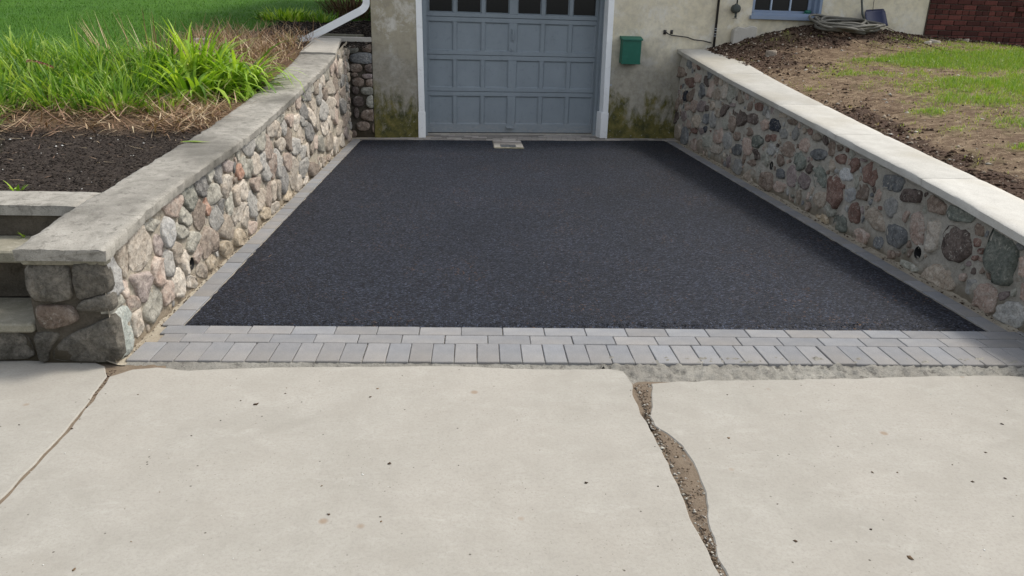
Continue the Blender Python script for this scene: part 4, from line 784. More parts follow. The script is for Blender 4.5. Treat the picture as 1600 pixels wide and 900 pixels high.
# pipes, vent and cable on the wall
m = MB(); m.tube([F(2.607, -.03, 1.20), F(2.607, -.03, 4.2)], .016, 10); o = ub(m.build('conduit', DARKP, smooth=True))
for z in (1.345, 1.375, 1.415, 1.44): m = MB(); m.tube([F(2.607, -.03, z), F(2.607, -.03, z + .008)], .0185, 10); ub(m.build('conduit_band', PALEB, smooth=True))
m = MB(); m.tube([F(2.855, -.05, 1.72), F(2.855, -.05, 4.2)], .010, 8); ub(m.build('riser_pipe', METERM, smooth=True))
m = MB(); m.tube([F(2.850, -.0, 1.695), F(2.850, -.035, 1.695), F(2.850, -.05, 1.695), F(2.850, -.085, 1.695), F(2.85, -.092, 1.695)], [.052, .055, .058, .052, .03], 18); m.tube([F(2.85, -.05, 1.755), F(2.85, -.05, 1.72)], .020, 10)
m.tube([F(2.85, -.05, 1.65), F(2.855, -.055, 1.61), F(2.852, -.05, 1.585)], [.017, .013, .018], 10); m.tube([F(2.85, -.05, 1.577), F(2.85, -.05, 1.572)], .030, 12)
ub(m.build('valve', METERM, smooth=True))
m = MB(); m.box(1.90, 1.935, -.02, 0, 1.355, 1.41, F); m.box(1.995, 2.03, -.006, 0, 1.36, 1.41, F); m.tube([F(1.92, -.03, 1.385), F(1.95, -.05, 1.36), F(2.0, -.04, 1.345), F(2.12, -.03, 1.335), F(2.22, -.035, 1.325), F(2.32, -.03, 1.296), F(2.45, -.04, 1.285), F(2.56, -.05, 1.262)], .0075, 7)
ub(m.build('cable', DARKP, smooth=True))
m = MB(); m.box(1.218, 1.25, -.004, .0, .69, .715, F); ub(m.build('vent_cap', PALEB))
# downspout
m = MB()
def rect_tube(m, pts, a, b_):
    P = [Vector(p) for p in pts]; v = []; U = Vector((-math.sin(PHI), math.cos(PHI), 0))
    for i, p in enumerate(P):
        t = ((P[min(i + 1, len(P) - 1)] - P[max(i - 1, 0)])).normalized(); s_ = t.cross(U).normalized()
        v += [p + s_ * a + U * b_, p - s_ * a + U * b_, p - s_ * a - U * b_, p + s_ * a - U * b_]
    n = len(P); fc = [(i * 4 + k, i * 4 + (k + 1) % 4, i * 4 + 4 + (k + 1) % 4, i * 4 + 4 + k) for i in range(n - 1) for k in range(4)]
    m.add(v, fc)
rect_tube(m, [F(-1.91, .02, 4.2), F(-1.91, .02, 1.63), F(-1.915, .02, 1.60), F(-1.93, .015, 1.575), F(-1.95, .01, 1.552), F(-1.98, .0, 1.53), F(-2.70, -.05, 1.155)], .042, .030)
m.v = m.v
ub(m.build('downspout', SPOUTW, bevel=.0))
m = MB(); rect_tube(m, [F(-2.66, -.05, 1.176), F(-2.695, -.05, 1.158)], .030, .022); m.f.append((len(m.v) - 8, len(m.v) - 7, len(m.v) - 6, len(m.v) - 5)); ub(m.build('spout_mouth', VOID))
# brick section
bw = thing('brick_wall', None, None, F(5.7, 0, 1.3)); under(bw, house)
def uk(o): o.parent = bw; o.matrix_parent_inverse = Matrix.Translation(-Vector(F(5.7, 0, 1.3))); return o
m = MB(); m.box(5.682, 9.0, -.012, .298, -.1, H, F); uk(m.build('mortar', BMORT))
def brick_mesh(w, h, d): mm = MB(); mm.box(-w / 2, w / 2, -d, 0, -h / 2, h / 2); o = mm.build('b', BRICK, None, bevel=.003); me = o.data; bpy.data.objects.remove(o); return me
BS, BH = brick_mesh(.196, .058, .06), brick_mesh(.093, .058, .06)
def brick(me, u, z, pr):
    o = bpy.data.objects.new('brick', me); COL.objects.link(o); p = F(u, -.012 - pr + .05, z); o.location = p; o.rotation_euler = (0, 0, PHI + random.uniform(-.01, .01)); uk(o)
zb = 1.20; row = 0
while zb < 2.05:
    u = 5.69; header = row % 5 == 3
    step = .104 if header else .208
    if not header and row % 2: brick(BH, u + .047, zb, random.uniform(0, .008)); u += .104
    while u < 7.75:
        brick(BH if header else BS, u + (step - .01) / 2, zb, random.choice([0, .003, .006, .004, .03 if u > 7.0 and row % 3 == 0 else .005])); u += step
    zb += .068; row += 1
up = MB(); row = 0
while zb < H - .05:
    u = 5.69 + (.104 if row % 2 else 0)
    while u < 8.75: up.box(u, u + .196, -.07 + .05, .03, zb - .029, zb + .029, F); u += .208
    zb += .068; row += 1
o = uk(up.build('upper_bricks', BRICK)); o['kind'] = 'stuff'

# green box
gb = thing('mailbox', 'dark green metal box with a lid mounted on the wall right of the garage door', 'box', F(1.45, -.05, 1.14))
m = MB(); m.box(1.325, 1.578, -.115, -.001, .985, 1.275, F); under(m.build('body', GREENM, bevel=.006), gb)
m = MB(); m.add([F(u, v_, z) for u in (1.312, 1.590) for v_, z in ((-.001, 1.322), (-.05, 1.315), (-.128, 1.288), (-.130, 1.268), (-.120, 1.268), (-.001, 1.276))], [(0, 1, 2, 3, 4, 5), (11, 10, 9, 8, 7, 6)] + [(i, (i + 1) % 6, 6 + (i + 1) % 6, 6 + i) for i in range(6)])
under(m.build('lid', GREENM, bevel=.002), gb)
m = MB(); m.box(1.322, 1.581, -.122, -.100, .975, .990, F); under(m.build('rim', GREENM, bevel=.002), gb)

# ---------------------------------------------------------------- terrain
def sstep(a, b_, x): t = min(1, max(0, (x - a) / (b_ - a))); return t * t * (3 - 2 * t)
LG = [(0, .545), (.45, .575), (.9, .60), (1.75, .65), (2.8, .755), (4.6, .95), (5.4, 1.06), (6.3, 1.16), (7.5, 1.30), (9, 1.46), (12, 1.72), (18, 2.2), (30, 3.2), (60, 6)]
def zL(x, y): return lerp(LG, y) + .012 * sn(x, y, 0, 3) + .006 * sn(x, y, 0, 9) + .02 * max(0, -x - 1) * sstep(1.5, 5, y) * .5
def greenL(x, y):
    e = .25 * sn(x, y, 2, 1.3)
    b1 = -1.75 if y < 2.4 else (-2.6 if y < 4 else (-1.95 if y < 6.3 else -1.5))
    b1 = lerp([(0, -1.2), (1.2, -1.5), (2.2, -2.3), (3.5, -2.9), (4.6, -2.4), (5.5, -1.75), (7, -1.5), (8.2, -1.3), (8.9, .5), (40, 3)], y)
    return sstep(.1, -.1, x - b1 + e)
def strawL(x, y):
    s = sstep(1.7, 2.1, y) * sstep(3.4, 2.6, y) * sstep(-2.6, -1.6, x) + sstep(3.3, 3.9, y) * sstep(6.3, 5.6, y)
    return min(1, s)
def grid(name, xs, ys, zf, mat, attrs):
    nx = len(xs); v = [(x, y, zf(x, y)) for y in ys for x in xs]
    fc = [(j * nx + i, j * nx + i + 1, (j + 1) * nx + i + 1, (j + 1) * nx + i) for j in range(len(ys) - 1) for i in range(nx - 1)]
    me = mesh(v, fc)
    for k, fn in attrs.items():
        a = me.attributes.new(k, 'FLOAT', 'POINT'); a.data.foreach_set('value', [fn(p[0], p[1]) for p in v])
    o = obj(name, me, mat, None, True); return tag(o, kind='structure')
xsL = list(-np.geomspace(1, 40, 46)[::-1] - 3.6 + 1) + list(np.arange(-3.55, -.395, .045)) + [-.385]
ysL = list(np.arange(.262, 8.0, .05)) + list(8 + np.geomspace(.05, 60, 50))
grid('garden_ground', xsL, ysL, zL, SOIL_L, {'green': greenL, 'straw': strawL})
grid('garden_ground', list(np.arange(-.385, .16, .06)), list(np.arange(6.36, 9, .08)) + list(9 + np.geomspace(.1, 60, 40)), lambda x, y: zL(x, y) if y > 6.45 else zL(x, y), SOIL_L, {'green': greenL, 'straw': strawL})

RGR = [(-1.5, .27), (0, .44), (.57, .505), (.95, .55), (2.06, .65), (3.26, .765), (4.68, .895), (6.62, 1.12), (7.2, 1.19), (8.2, 1.22)]
def zR(x, y):
    z = lerp(RGR, y) + .22 * (1 - math.exp(-max(0, x - 4.45) / 1.2))
    z += .20 * math.exp(-((x - 6.1) / 1.15) ** 2 - ((y - 6.95) / .75) ** 2) - .07 * sstep(8.0, 9.2, x) * sstep(5, 6.5, y)
    near = math.exp(-((x - 5.8) / 1.6) ** 2 - ((y - 6.7) / .9) ** 2)
    return z + (.010 + .035 * near) * sn(x, y, 0, 4.5) + (.006 + .02 * near) * sn(x, y, 2, 13) + .004 * sn(x, y, 4, 30)
PATCHES = [(6.55, 5.15, .9, .35, 1.0), (7.6, 5.3, 1.2, .8, 1.4), (9.2, 5.3, 1.6, 1.3, 1.4), (5.55, 4.62, .42, .16, 1.1), (5.95, 5.35, .3, .2, .5), (5.9, 3.9, .8, .35, .55), (6.4, 3.5, 1.0, .6, .7), (5.45, 3.15, .4, .22, .8), (5.2, 2.75, .22, .14, .8),
           (5.9, 2.7, .6, .4, .6), (5.55, 2.1, .35, .25, .7), (5.15, 1.62, .18, .15, .7), (5.3, 1.45, .2, .12, .7), (7.4, 3.6, 1.2, .9, .7), (6.6, 2.2, .9, .6, .7), (5.5, 1.6, .3, .3, .3)]
def greenR(x, y):
    g = sum(a * math.exp(-((x - cx) / sx) ** 2 - ((y - cy) / sy) ** 2) for cx, cy, sx, sy, a in PATCHES)
    return max(0, min(1, g + .5 * sn(x, y, 0, 3.5) + .45 * sn(x, y, 6, 8) + .5 * sn(x, y, 9, 19) + .55 * sn(x, y, 12, 1.6) - .26))
def darkR(x, y):
    d = sstep(1.25, .55, 6.95 + .11 * (x - 5) - y + .3 * sn(x, y, 0, 2)) if x < 7.2 else sstep(.65, .3, 7.25 - y)
    d = max(d, .9 * sstep(.45, .02, x - 4.5 - .10 * max(0, y - 2) + .2 * sn(x, y, 0, 5)) * sstep(4.2, 2.5, y))
    return min(1, max(d, .7 * sstep(1.3, .4, x - 4.55) * sstep(4.0, 6.0, y)))
xsR = list(np.arange(4.44, 10, .05)) + list(10 + np.geomspace(.1, 40, 26)); ysR = list(np.arange(-2.2, -.4, .12)) + list(np.arange(-.4, 7.9, .05))
grid('yard_ground', xsR, ysR, zR, SOIL_R, {'green': greenR, 'dark': darkR})

# ---------------------------------------------------------------- scatter builders
def from_arrays(name, V, Fc, rnd, mat, parent=None, smooth=False):
    me = bpy.data.meshes.new(name); V = np.asarray(V, np.float32); k = Fc.shape[1]
    me.vertices.add(len(V)); me.vertices.foreach_set('co', V.ravel()); me.loops.add(Fc.size); me.loops.foreach_set('vertex_index', Fc.ravel().astype(np.int32))
    me.polygons.add(len(Fc)); me.polygons.foreach_set('loop_start', np.arange(0, Fc.size, k, dtype=np.int32)); me.polygons.foreach_set('loop_total', np.full(len(Fc), k, np.int32))
    me.update(calc_edges=True); a = me.attributes.new('rnd', 'FLOAT', 'POINT'); a.data.foreach_set('value', np.asarray(rnd, np.float32))
    return obj(name, me, mat, parent, smooth)
def ribbons(name, P, az, el, L, Wd, bend, mat, seg=5, parent=None, twist=0, rndv=None, base_w=.6):
    """curved leaf ribbons: P base points, az heading, el start elevation, bend total downward turn"""
    n = len(P); P = np.asarray(P, float); out = np.zeros((n, seg + 1, 2, 3)); p = P.copy(); rv = rng.random(n) if rndv is None else rndv
    tw = rng.uniform(-1, 1, n) * twist
    for s in range(seg + 1):
        t = s / seg; w = Wd * (base_w + (1 - base_w) * min(1, t * 3)) * (1 - t ** 2.6) + Wd * .03
        side = np.stack([-np.sin(az + tw * t), np.cos(az + tw * t), np.zeros(n)], 1)
        out[:, s, 0] = p - side * w[:, None] / 2; out[:, s, 1] = p + side * w[:, None] / 2
        e = el - bend * (t ** 1.3) ; st = L / seg
        p = p + np.stack([np.cos(az) * np.cos(e), np.sin(az) * np.cos(e), np.sin(e)], 1) * st[:, None]
    V = out.reshape(-1, 3); b0 = (np.arange(n) * (seg + 1) * 2)[:, None]
    fl = np.concatenate([b0 + np.array([[2 * s, 2 * s + 1, 2 * s + 3, 2 * s + 2]]) for s in range(seg)], 1).reshape(-1, 4)
    return from_arrays(name, V, fl, np.repeat(rv, (seg + 1) * 2), mat, parent)
def sample(n, fx, zf, x0, x1, y0, y1):
    out = []
    k = 0
    while len(out) < n and k < n * 60:
        k += 1; x = rng.uniform(x0, x1); y = rng.uniform(y0, y1)
        if rng.random() < fx(x, y): out.append((x, y, zf(x, y)))
    return np.array(out) if out else np.zeros((0, 3))
def crumbs(name, P, smin, smax, flat, mat, power=2.5):
    """irregular five-cornered lumps"""
    n = len(P); base = np.array([[1, 0, 0], [-.2, .95, .1], [-.9, .1, -.1], [-.1, -1, .0], [.1, .05, .8], [0, 0, -.5]]); tri = np.array([[0, 1, 4], [1, 2, 4], [2, 3, 4], [3, 0, 4], [1, 0, 5], [2, 1, 5], [3, 2, 5], [0, 3, 5]])
    V = base[None] * (1 + rng.uniform(-.35, .35, (n, 6, 3))); sc = smin + (smax - smin) * rng.random(n) ** power
    V[:, :, 2] *= flat; V *= sc[:, None, None] * rng.uniform(.6, 1.3, (n, 1, 3)) * np.array([1, 1, 1])
    th = rng.uniform(0, 6.28, n); c, s = np.cos(th), np.sin(th)
    X = V[:, :, 0] * c[:, None] - V[:, :, 1] * s[:, None]; Y = V[:, :, 0] * s[:, None] + V[:, :, 1] * c[:, None]
    tl = rng.uniform(-.35, .35, n); Z = V[:, :, 2] + X * tl[:, None]
    V = np.stack([X, Y, Z], 2) + P[:, None]; fc = (np.arange(n)[:, None, None] * 6 + tri[None]).reshape(-1, 3)
    return tag(from_arrays(name, V.reshape(-1, 3), fc, np.repeat(rng.random(n), 6), mat), kind='stuff')

# ---- lawn and patches
P = sample(52000, lambda x, y: greenL(x, y) * (1.0 if y < 9 else .6), zL, -9, 1.0, 1.0, 13)
n = len(P); lw_ = ribbons('lawn_grass', P, rng.uniform(0, 6.28, n), rng.uniform(1.0, 1.5, n), rng.uniform(.02, .042, n), rng.uniform(.004, .008, n), rng.uniform(0, .9, n), LAWN, 2); tag(lw_, kind='stuff')
P = sample(60000, lambda x, y: min(1, greenR(x, y) ** 1.6 * 1.2), zR, 4.6, 10.5, 0, 6.9)
n = len(P); gl = .9 + .7 * np.array([sstep(.5, 1.0, greenR(p[0], p[1])) for p in P])
rv = np.clip(.12 + rng.random(n) * .55 + .45 * (1 - np.array([greenR(p[0], p[1]) for p in P])), 0, 1)
tag(ribbons('patch_grass', P, rng.uniform(0, 6.28, n), rng.uniform(.7, 1.5, n), rng.uniform(.02, .04, n) * gl, rng.uniform(.003, .006, n), rng.uniform(0, 1.2, n), PATCH, 3, rndv=rv), kind='stuff')
P = sample(34000, lambda x, y: (1 - darkR(x, y)) * .8 + .12, zR, 4.5, 9.5, -.2, 6.8); n = len(P); P[:, 2] += .004
tag(ribbons('dead_grass_litter', P, rng.uniform(0, 6.28, n), rng.uniform(-.1, .35, n), rng.uniform(.02, .06, n), rng.uniform(.0015, .004, n), rng.uniform(-.2, .6, n), STRAW, 2), kind='stuff')
P = sample(15000, lambda x, y: darkR(x, y) ** 1.5, zR, 4.48, 10, -.3, 7.2); crumbs('soil_crumbs', P, .004, .026, .8, CHIPB, 4)
P = sample(500, lambda x, y: .25 + .75 * darkR(x, y), zR, 4.5, 8.2, 0, 6.9); crumbs('yard_pebbles', P, .006, .03, .6, PALEST, 3)
P = sample(7000, lambda x, y: 1, zR, 4.6, 9.5, -.2, 6.8); crumbs('soil_crumbs', P, .004, .014, .7, CHIPB, 2)
# left bed
blk = lambda x, y: (1 - greenL(x, y)) * (1 - .7 * strawL(x, y))
P = sample(11000, blk, zL, -2.4, -.41, .28, 2.4); crumbs('black_mulch', P, .002, .011, .7, CHIPK, 2.0)
P = sample(6000, blk, zL, -1.9, .14, 5.8, 9.2); crumbs('black_mulch', P, .008, .03, .6, CHIPK, 2)
P = sample(45, blk, zL, -2.2, -.42, .3, 2.0); crumbs('white_perlite', P, .003, .008, .8, WHITEF, 2)
def straw(name, n, x0, x1, y0, y1, fx, hmax, lo, hi, w, el=(-.2, .6), bend=(-.6, 1.2), mat=None, zoff=0):
    P = sample(n, fx, zL, x0, x1, y0, y1); n = len(P); P[:, 2] += rng.uniform(0, hmax, n) + zoff; tw_ = 3.2
    return tag(ribbons(name, P, rng.uniform(0, 6.28, n), rng.uniform(*el, n), rng.uniform(lo, hi, n), rng.uniform(w * .5, w * 1.2, n), rng.uniform(*bend, n), mat or STRAW, 6, twist=tw_, base_w=.9), kind='stuff')
straw('dead_leaf_litter', 1700, -2.3, -.44, 1.5, 2.75, lambda x, y: sstep(1.7, 2.2, y + .5 * sn(x, y, 0, 2.5)) * (.35 + .65 * sstep(-1.8, -.9, x)), .05, .08, .32, .0085)
straw('dead_leaf_litter', 3000, -1.75, -.50, 3.6, 6.1, lambda x, y: .9, .12, .12, .34, .0085, (-.1, 1.1))
straw('dead_leaf_litter', 170, -2.2, -.45, .35, 1.8, lambda x, y: .2 + .6 * sstep(.8, 1.8, y) + .4 * sstep(-1.2, -2, x), .01, .03, .14, .005, (-.1, .2))
straw('dead_leaf_litter', 200, -1.6, .1, 6.2, 8.5, lambda x, y: .8, .01, .08, .35, .008, (-.1, .15))

# ---- plants
def clump(name, label, cx, cy, n, rad, L, Wd, el, bend, mat, cat='plant', group=None, seg=6, azr=None, zb=0, rndv=None, twist=.6):
    th = rng.uniform(0, 6.28, n); rr_ = rad * np.sqrt(rng.random(n)); x = cx + rr_ * np.cos(th); y = cy + rr_ * np.sin(th)
    P = np.array([(a, c, zL(a, c) - .01 + zb) for a, c in zip(x, y)])
    az = th + rng.uniform(-.7, .7, n) if azr is None else rng.uniform(*azr, n)
    P -= np.array([cx, cy, zL(cx, cy)])
    o = ribbons(name, P, az, rng.uniform(*el, n), rng.uniform(*L, n), rng.uniform(*Wd, n), rng.uniform(*bend, n), mat, seg, None, twist, rndv)
    o.location = (cx, cy, zL(cx, cy)); return tag(o, label, cat, group)
LG_ = 'broad-leaved daylily clumps behind the left coping'
clump('daylily', 'broad bright green strap-leaved daylily arching over the coping edge, rightmost of the clumps', -.66, 3.42, 170, .17, (.38, .64), (.026, .044), (.35, 1.45), (.9, 2.8), LILY)
clump('daylily', 'wide bright green strap-leaved daylily with leaves fanning low beside the coping', -.90, 3.02, 170, .19, (.34, .58), (.024, .042), (.3, 1.4), (.9, 2.8), LILY)
clump('daylily', 'daylily with long yellow-green leaves behind the two lowest strap-leaved clumps', -1.05, 3.62, 150, .18, (.42, .68), (.022, .038), (.6, 1.5), (.6, 2.3), LILY)
clump('daylily', 'small daylily tuft spilling onto the coping with drooping leaf tips', -.52, 3.05, 34, .06, (.18, .30), (.012, .020), (.4, 1.2), (.8, 2.2), LILY)
gN = 'narrow-leaved green clumps filling the bed left of the daylilies'
k = 0
for j in range(4):
    for i in range(7):
        cx = -1.18 - .29 * i - (.12 if j % 2 else 0) + random.uniform(-.07, .07); cy = 2.42 + .42 * j + random.uniform(-.1, .1) + .03 * i
        if cx < -2.6 - .35 * j: continue
        clump('garden_plant', 'dense clump of narrow upright green leaves standing among many like it in the garden bed', cx, cy, 120, .17, (.18 + .04 * j, .36 + .07 * j), (.009, .020), (.75, 1.55), (.3, 2.3), NARROW, group=gN, seg=5); k += 1
clump('garden_plant', 'loose front row tuft of green leaves at the straw edge below the daylilies', -.98, 2.55, 110, .20, (.12, .24), (.005, .010), (.8, 1.5), (.3, 1.8), NARROW)
clump('garden_plant', 'low green tuft at the left edge of the dark mulch beside the lawn', -1.92, 1.72, 150, .17, (.12, .24), (.004, .009), (.6, 1.5), (.3, 1.6), NARROW)
clump('garden_plant', 'taller grey-green tuft at the far left edge of the picture above the mulch', -2.08, 2.12, 120, .16, (.18, .30), (.006, .012), (.7, 1.5), (.4, 1.8), NARROW)
clump('seedling', 'tiny light green seedling on the mulch behind the cross coping at the left edge', -.86, .36, 9, .02, (.04, .08), (.016, .024), (.3, 1.2), (.3, 1.2), LILY, seg=4)
o = clump('seedling', 'small green weed growing on the upper garden step', -.64, .02, 9, .02, (.03, .06), (.010, .018), (.4, 1.3), (.3, 1.2), LILY, seg=4); o.location.z = .43
clump('green_weed', 'small bright leafy weed just behind the downspout mouth', -.86, 6.3, 60, .12, (.04, .12), (.014, .028), (.3, 1.3), (.2, 1.2), NARROW, seg=3)
clump('dry_stalks', 'sparse upright dry straw stalks standing behind the narrow leaves', -1.62, 4.15, 46, .36, (.34, .62), (.006, .010), (1.1, 1.55), (-.1, .35), STRAW, seg=4)
clump('dry_stalks', 'fan of pale dry stems leaning left against the green lawn', -1.95, 4.0, 16, .07, (.42, .60), (.007, .012), (1.0, 1.35), (-.1, .2), STRAW, seg=4, azr=(2.4, 3.7), rndv=rng.uniform(.6, 1, 16))
clump('dry_grass', 'tall tan dry grass clump rising from the dead litter near the wall top', -1.0, 4.75, 300, .22, (.14, .36), (.003, .006), (.9, 1.55), (-.2, .9), STRAW, seg=4)
clump('dry_grass', 'low tangle of tan dead grass between daylilies and downspout', -.85, 5.25, 260, .25, (.10, .24), (.003, .006), (.5, 1.5), (0, 1.4), STRAW, seg=4)
sh = clump('shrub', 'brown twiggy dormant shrub in the mulch bed behind the downspout', -.45, 9.0, 520, .38, (.30, .75), (.005, .012), (.5, 1.4), (0, 1.0), TWIG, seg=4)
lf = clump('foliage', None, 0, 0, 10, .1, (.1, .2), (.01, .02), (.5, 1), (0, 1), NARROW, cat=None); bpy.data.objects.remove(lf)
clump('shrub', 'low leafy green groundcover plant between the lawn and the twiggy shrub', -1.35, 8.6, 420, .42, (.08, .24), (.02, .035), (.3, 1.4), (.2, 1.6), LILY, seg=3)
clump('shrub', 'green leafy weeds at the foot of the brown shrub', -.75, 8.3, 110, .22, (.10, .25), (.014, .024), (.5, 1.4), (.2, 1.4), NARROW, seg=3)
# stone block in the dry grass
rk = MB(); rk.box(-1.62, -1.46, 5.25, 5.4, 1.02, 1.19); o = rk.build('stone_block', COP_C, bevel=.015); tag(o, 'pale grey squared stone block standing in the dry grass at the lawn edge', 'stone block')
# pink flower spray
fl = thing('flower_stem', 'arching stem of small pale pink flowers among the leaves at far left', 'flower', (-2.15, 3.05, 1.05))
pts = [Vector((-2.13, 3.0, zL(-2.13, 3) + .05)), Vector((-2.17, 3.02, .99)), Vector((-2.16, 3.02, 1.04)), Vector((-2.11, 3.0, 1.045)), Vector((-2.04, 3.0, 1.03)), Vector((-1.96, 3.0, 1.00))]
m = MB(); m.tube(pts, .003, 6); under(m.build('stem', TWIG), fl)
for i in range(13):
    t = i / 12 * 3; a = int(min(2, t)); p = pts[2 + a].lerp(pts[3 + a], t - a)
    n = 7; Pp = np.tile(np.array(p), (n, 1)); o = ribbons('blossom', Pp, np.linspace(0, 6.28, n), rng.uniform(-1.4, .4, n), np.full(n, .022), np.full(n, .011), rng.uniform(0, 1, n), PINK, 2); under(o, fl)
# leaf lying on the coping
n = 4; o = ribbons('fallen_leaf', np.array([(-.40, 1.35, .672), (-.41, 1.34, .674), (-.395, 1.36, .672), (-.40, 1.35, .676)]), np.array([.0, .25, -.2, .1]), np.array([.05] * 4), np.array([.17, .13, .10, .12]), np.array([.022, .016, .018, .014]), np.array([.1, .15, .1, .05]), LILY, 4, rndv=np.array([.9, .8, 1, .7]))
tag(o, 'yellow-green fallen leaf lying on the left coping', 'leaf')

# ---- hose coil, shovel, stone chunk, can
hs = thing('hose', 'thick dusty grey hose coiled in stacked loops on the soil mound under the window corner', 'hose', F(4.4, -.35, 1.5))
rh = random.Random(4)
for k in range(9):
    pts = []; ox, oy = rh.uniform(-.10, .10), rh.uniform(-.06, .06); a, b_ = rh.uniform(.30, .46), rh.uniform(.20, .33); p1_, p2_ = rh.uniform(0, 6), rh.uniform(0, 6); z0 = 1.495 + k * .011
    for i in range(48):
        t = 2 * math.pi * i / 48; w_ = 1 + .05 * math.sin(2 * t + p1_) + .03 * math.sin(5 * t + p2_)
        pts.append(F(4.22 + ox + a * w_ * math.cos(t), -.37 + oy + b_ * w_ * math.sin(t), z0 + .050 * math.sin(t) + .014 * math.sin(3 * t + k) + .016 * math.sin(2 * t + p1_)))
    m = MB(); m.tube(pts, .016, 8, closed=True); under(m.build('loop', HOSEM, smooth=True), hs)
m = MB(); pts = [F(4.0, -.6, 1.50), F(4.15, -.9, zR(*F(4.15, -.9, 0)[:2]) + .02), F(4.35, -1.2, zR(*F(4.35, -1.2, 0)[:2]) + .01), F(4.7, -1.5, zR(*F(4.7, -1.5, 0)[:2]) + .01), F(4.9, -1.45, zR(*F(4.9, -1.45, 0)[:2]) + .01)]
m.tube(pts, .004, 6); under(m.build('cord', STRAW), hs)
m = MB(); pts = [F(4.75, -.5, 1.52), F(4.95, -.8, zR(*F(4.95, -.8, 0)[:2]) + .03), F(5.05, -1.2, zR(*F(5.05, -1.2, 0)[:2]) + .01), F(5.2, -1.5, zR(*F(5.2, -1.5, 0)[:2]) + .01)]; m.tube(pts, .004, 6); under(m.build('cord', STRAW), hs)
shv = thing('shovel', 'navy blue scoop shovel with dark shaft leaning against the wall behind the hose', 'shovel', F(4.8, -.15, 1.55))
v = []; fc = []
for j in range(7):
    for i in range(7):
        u = 4.675 + .29 * i / 6 + (.02 if i == 0 and j == 6 else 0) - (.02 if i == 6 and j == 6 else 0); z = 1.53 + .215 * j / 6
        cv = .05 * ((i - 3) / 3) ** 2; v.append(F(u + .012 * (6 - j) / 6 * (i - 3) / 3, -.16 + .12 * j / 6 - cv, z + (.012 * (i - 3) / 3)))
for j in range(6):
    for i in range(6): k = j * 7 + i; fc.append((k, k + 1, k + 8, k + 7))
me = mesh(v, fc); o = obj('blade', me, NAVY, None, True); sd = o.modifiers.new('s', 'SOLIDIFY'); sd.thickness = .006; under(o, shv)
m = MB(); m.tube([F(4.67, -.13, 1.60), F(4.64, -.10, 1.68), F(4.42, -.035, 2.75)], .013, 10); under(m.build('shaft', METERM, smooth=True), shv)
m = MB(); m.tube([F(4.82, -.05, 1.70), F(4.80, -.02, 2.4)], .004, 8); under(m.build('wire', DARKP), shv)
ck = MB(); ck.prism([(2.83, 1.20), (2.84, 1.43), (2.90, 1.475), (3.00, 1.46), (3.10, 1.49), (3.16, 1.47), (3.14, 1.2)], -.10, -.012, lambda a, b_, c: F(a, c, b_)); o = ck.build('stone_slab', concrete('pale_broken_stone', (.42, .40, .35), (.52, .50, .45), (.3, .28, .24)), bevel=.008)
tag(o, 'pale broken stone slab leaning on the wall left of the window sill, half buried', 'stone slab')
cn = MB(); cn.tube([F(3.90, .07, 1.687), F(3.93, .07, 1.687), F(3.97, .07, 1.687), F(3.99, .075, 1.687)], [.018, .026, .024, .012], 10); cn.box(3.87, 3.905, .045, .085, 1.664, 1.672, F); o = cn.build('glove', GREENM, smooth=True)
tag(o, 'small dark green object resting on the right end of the window sill shelf', 'small object')
# stones near the brick wall and in the soil
for (x, y, s, lab) in [(7.35, 6.45, .075, 'pale stone lying at the edge of the lawn before the brick corner'), (7.20, 6.35, .05, 'smaller pale stone next to the larger one before the brick corner'), (5.05, 6.0, .085, 'flat tan stone half sunk in the soil behind the far end of the right coping'), (8.05, 6.9, .05, 'yellowish stone at the foot of the brick wall')]:
    poly = [np.array([math.cos(t) * s * random.uniform(.8, 1.15), math.sin(t) * s * .7 * random.uniform(.8, 1.15)]) for t in np.linspace(0, 6.28, 9)[:-1]]
    zz = zR(x, y); o = obj('loose_stone', stone_mesh(chaikin(poly), s * .5, lambda a, b_, c: (a, b_, c), k=12, deep=.02), SM['t' if 'tan' in lab or 'yell' in lab else 'c'], None, True); o.location = (x, y, zz); tag(o, lab, 'stone')
# weathered wood piece under the downspout
wd = MB(); wd.box(-.55, .0, 6.75, 6.85, 1.17, 1.25); o = wd.build('wood_block', COP_D, bevel=.01); tag(o, 'brown weathered block lying in the black mulch behind the stub wall', 'block')

# ---- small litter on slabs and asphalt
def flecks(name, n, x0, x1, y0, y1, s0, s1, mat, z=.001, power=3): 
    P = np.stack([rng.uniform(x0, x1, n), rng.uniform(y0, y1, n), np.full(n, z)], 1); return crumbs(name, P, s0, s1, .45, mat, power)
flecks('grit', 260, -.6, 4.6, -2.2, -.62, .0010, .0065, SPECKD, .0008, 3.5)
flecks('pale_grit', 26, -.5, 4.4, -2.1, -.62, .002, .006, WHITEF)
flecks('pale_grit', 40, .1, 3.9, .1, 6.0, .002, .006, WHITEF, .010)
flecks('asphalt_crumbs', 900, .02, 3.97, .005, .06, .002, .006, leafm('loose_asphalt_crumb', [(0, (.012, .013, .016)), (1, (.05, .053, .06))], 0), .008, 1)
P = np.stack([rng.uniform(-.13, -.095, 900), rng.uniform(-.4, 6.1, 900), np.full(900, .006)], 1); crumbs('gutter_grit', P, .002, .008, .6, CHIPB, 2.5)
P = np.stack([rng.uniform(4.105, 4.15, 700), rng.uniform(-.5, 6.7, 700), np.full(700, .006)], 1); crumbs('gutter_grit', P, .002, .009, .6, CHIPB, 2.5)
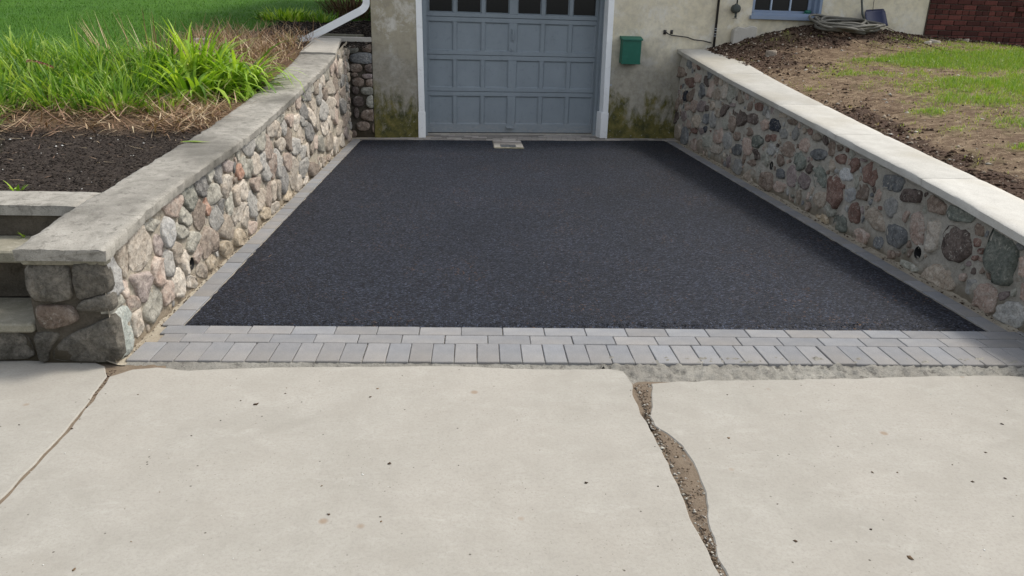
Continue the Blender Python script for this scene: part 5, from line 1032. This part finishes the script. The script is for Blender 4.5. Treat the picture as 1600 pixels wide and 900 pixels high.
# crumbs in the slab joints
ys_ = rng.uniform(-1.72, -.6, 1800); xl_ = np.interp(-ys_, [.6, .95, 1.2, 1.75], [2.06, 2.05, 2.055, 2.055]); xr_ = np.interp(-ys_, [.6, .8, .95, 1.09, 1.25, 1.45, 1.74], [2.13, 2.085, 2.062, 2.13, 2.138, 2.11, 2.066])
P = np.stack([xl_ + (xr_ - xl_) * rng.random(1800), ys_, rng.uniform(-.010, -.003, 1800)], 1); crumbs('joint_grit', P, .0015, .007, .8, leafm('joint_grit_tone', [(0, (.09, .065, .045)), (.85, (.26, .20, .15)), (1, (.45, .42, .38))], 0), 2.5)
ys_ = rng.uniform(-.8, -.47, 500); xc = np.interp(-ys_, [.45, .54, .8], [-.12, -.11, -.072]); P = np.stack([xc + rng.normal(0, .012, 500), ys_, np.full(500, -.008)], 1); crumbs('joint_grit', P, .002, .010, .5, CHIPB, 2)
ys_ = rng.uniform(-2.2, -.7, 500); xc = np.interp(-ys_, [.75, 1.0, 1.4, 2.2], [-.078, -.056, -.046, -.036]); P = np.stack([xc + rng.normal(0, .002, 500), ys_, np.full(500, -.013)], 1); crumbs('joint_grit', P, .002, .005, .5, CHIPB, 2)
# straw curl on the asphalt
o = ribbons('dry_twig', np.array([(.10, 1.02, .012), (.13, 1.10, .012)]), np.array([.3, 1.3]), np.array([.2, .3]), np.array([.07, .06]), np.array([.003, .003]), np.array([.8, .9]), STRAW, 5); tag(o, 'tiny curled dry straw lying on the asphalt near the left paver edge', 'straw')

P = np.array([(3.05, -1.33, .001), (3.02, -1.75, .001), (2.62, -1.70, .001), (1.10, -1.20, .001), (.55, -.78, .001), (1.0, -.65, .001), (.98, -.72, .001), (2.32, -1.62, .001), (3.42, -.95, .001), (1.75, -1.32, .001), (.32, -1.7, .001)])
crumbs('leaf_bits', P, .006, .013, .25, SPECKD, 1)

m_ = leafm('pale_concrete_crumb', [(0, (.25, .23, .20)), (1, (.50, .48, .43))], 0)
ys_ = rng.uniform(-1.75, -.6, 200); sd_ = rng.random(200) < .5
xx_ = np.where(sd_, np.interp(-ys_, [.6, .95, 1.2, 1.75], [2.06, 2.048, 2.055, 2.055]) + rng.normal(.004, .005, 200), np.interp(-ys_, [.6, .8, .95, 1.09, 1.25, 1.45, 1.74], [2.13, 2.085, 2.062, 2.13, 2.138, 2.11, 2.066]) + rng.normal(-.003, .007, 200))
crumbs('crack_crumbs', np.stack([xx_, ys_, rng.uniform(-.008, -.002, 200)], 1), .002, .009, .6, m_, 2)
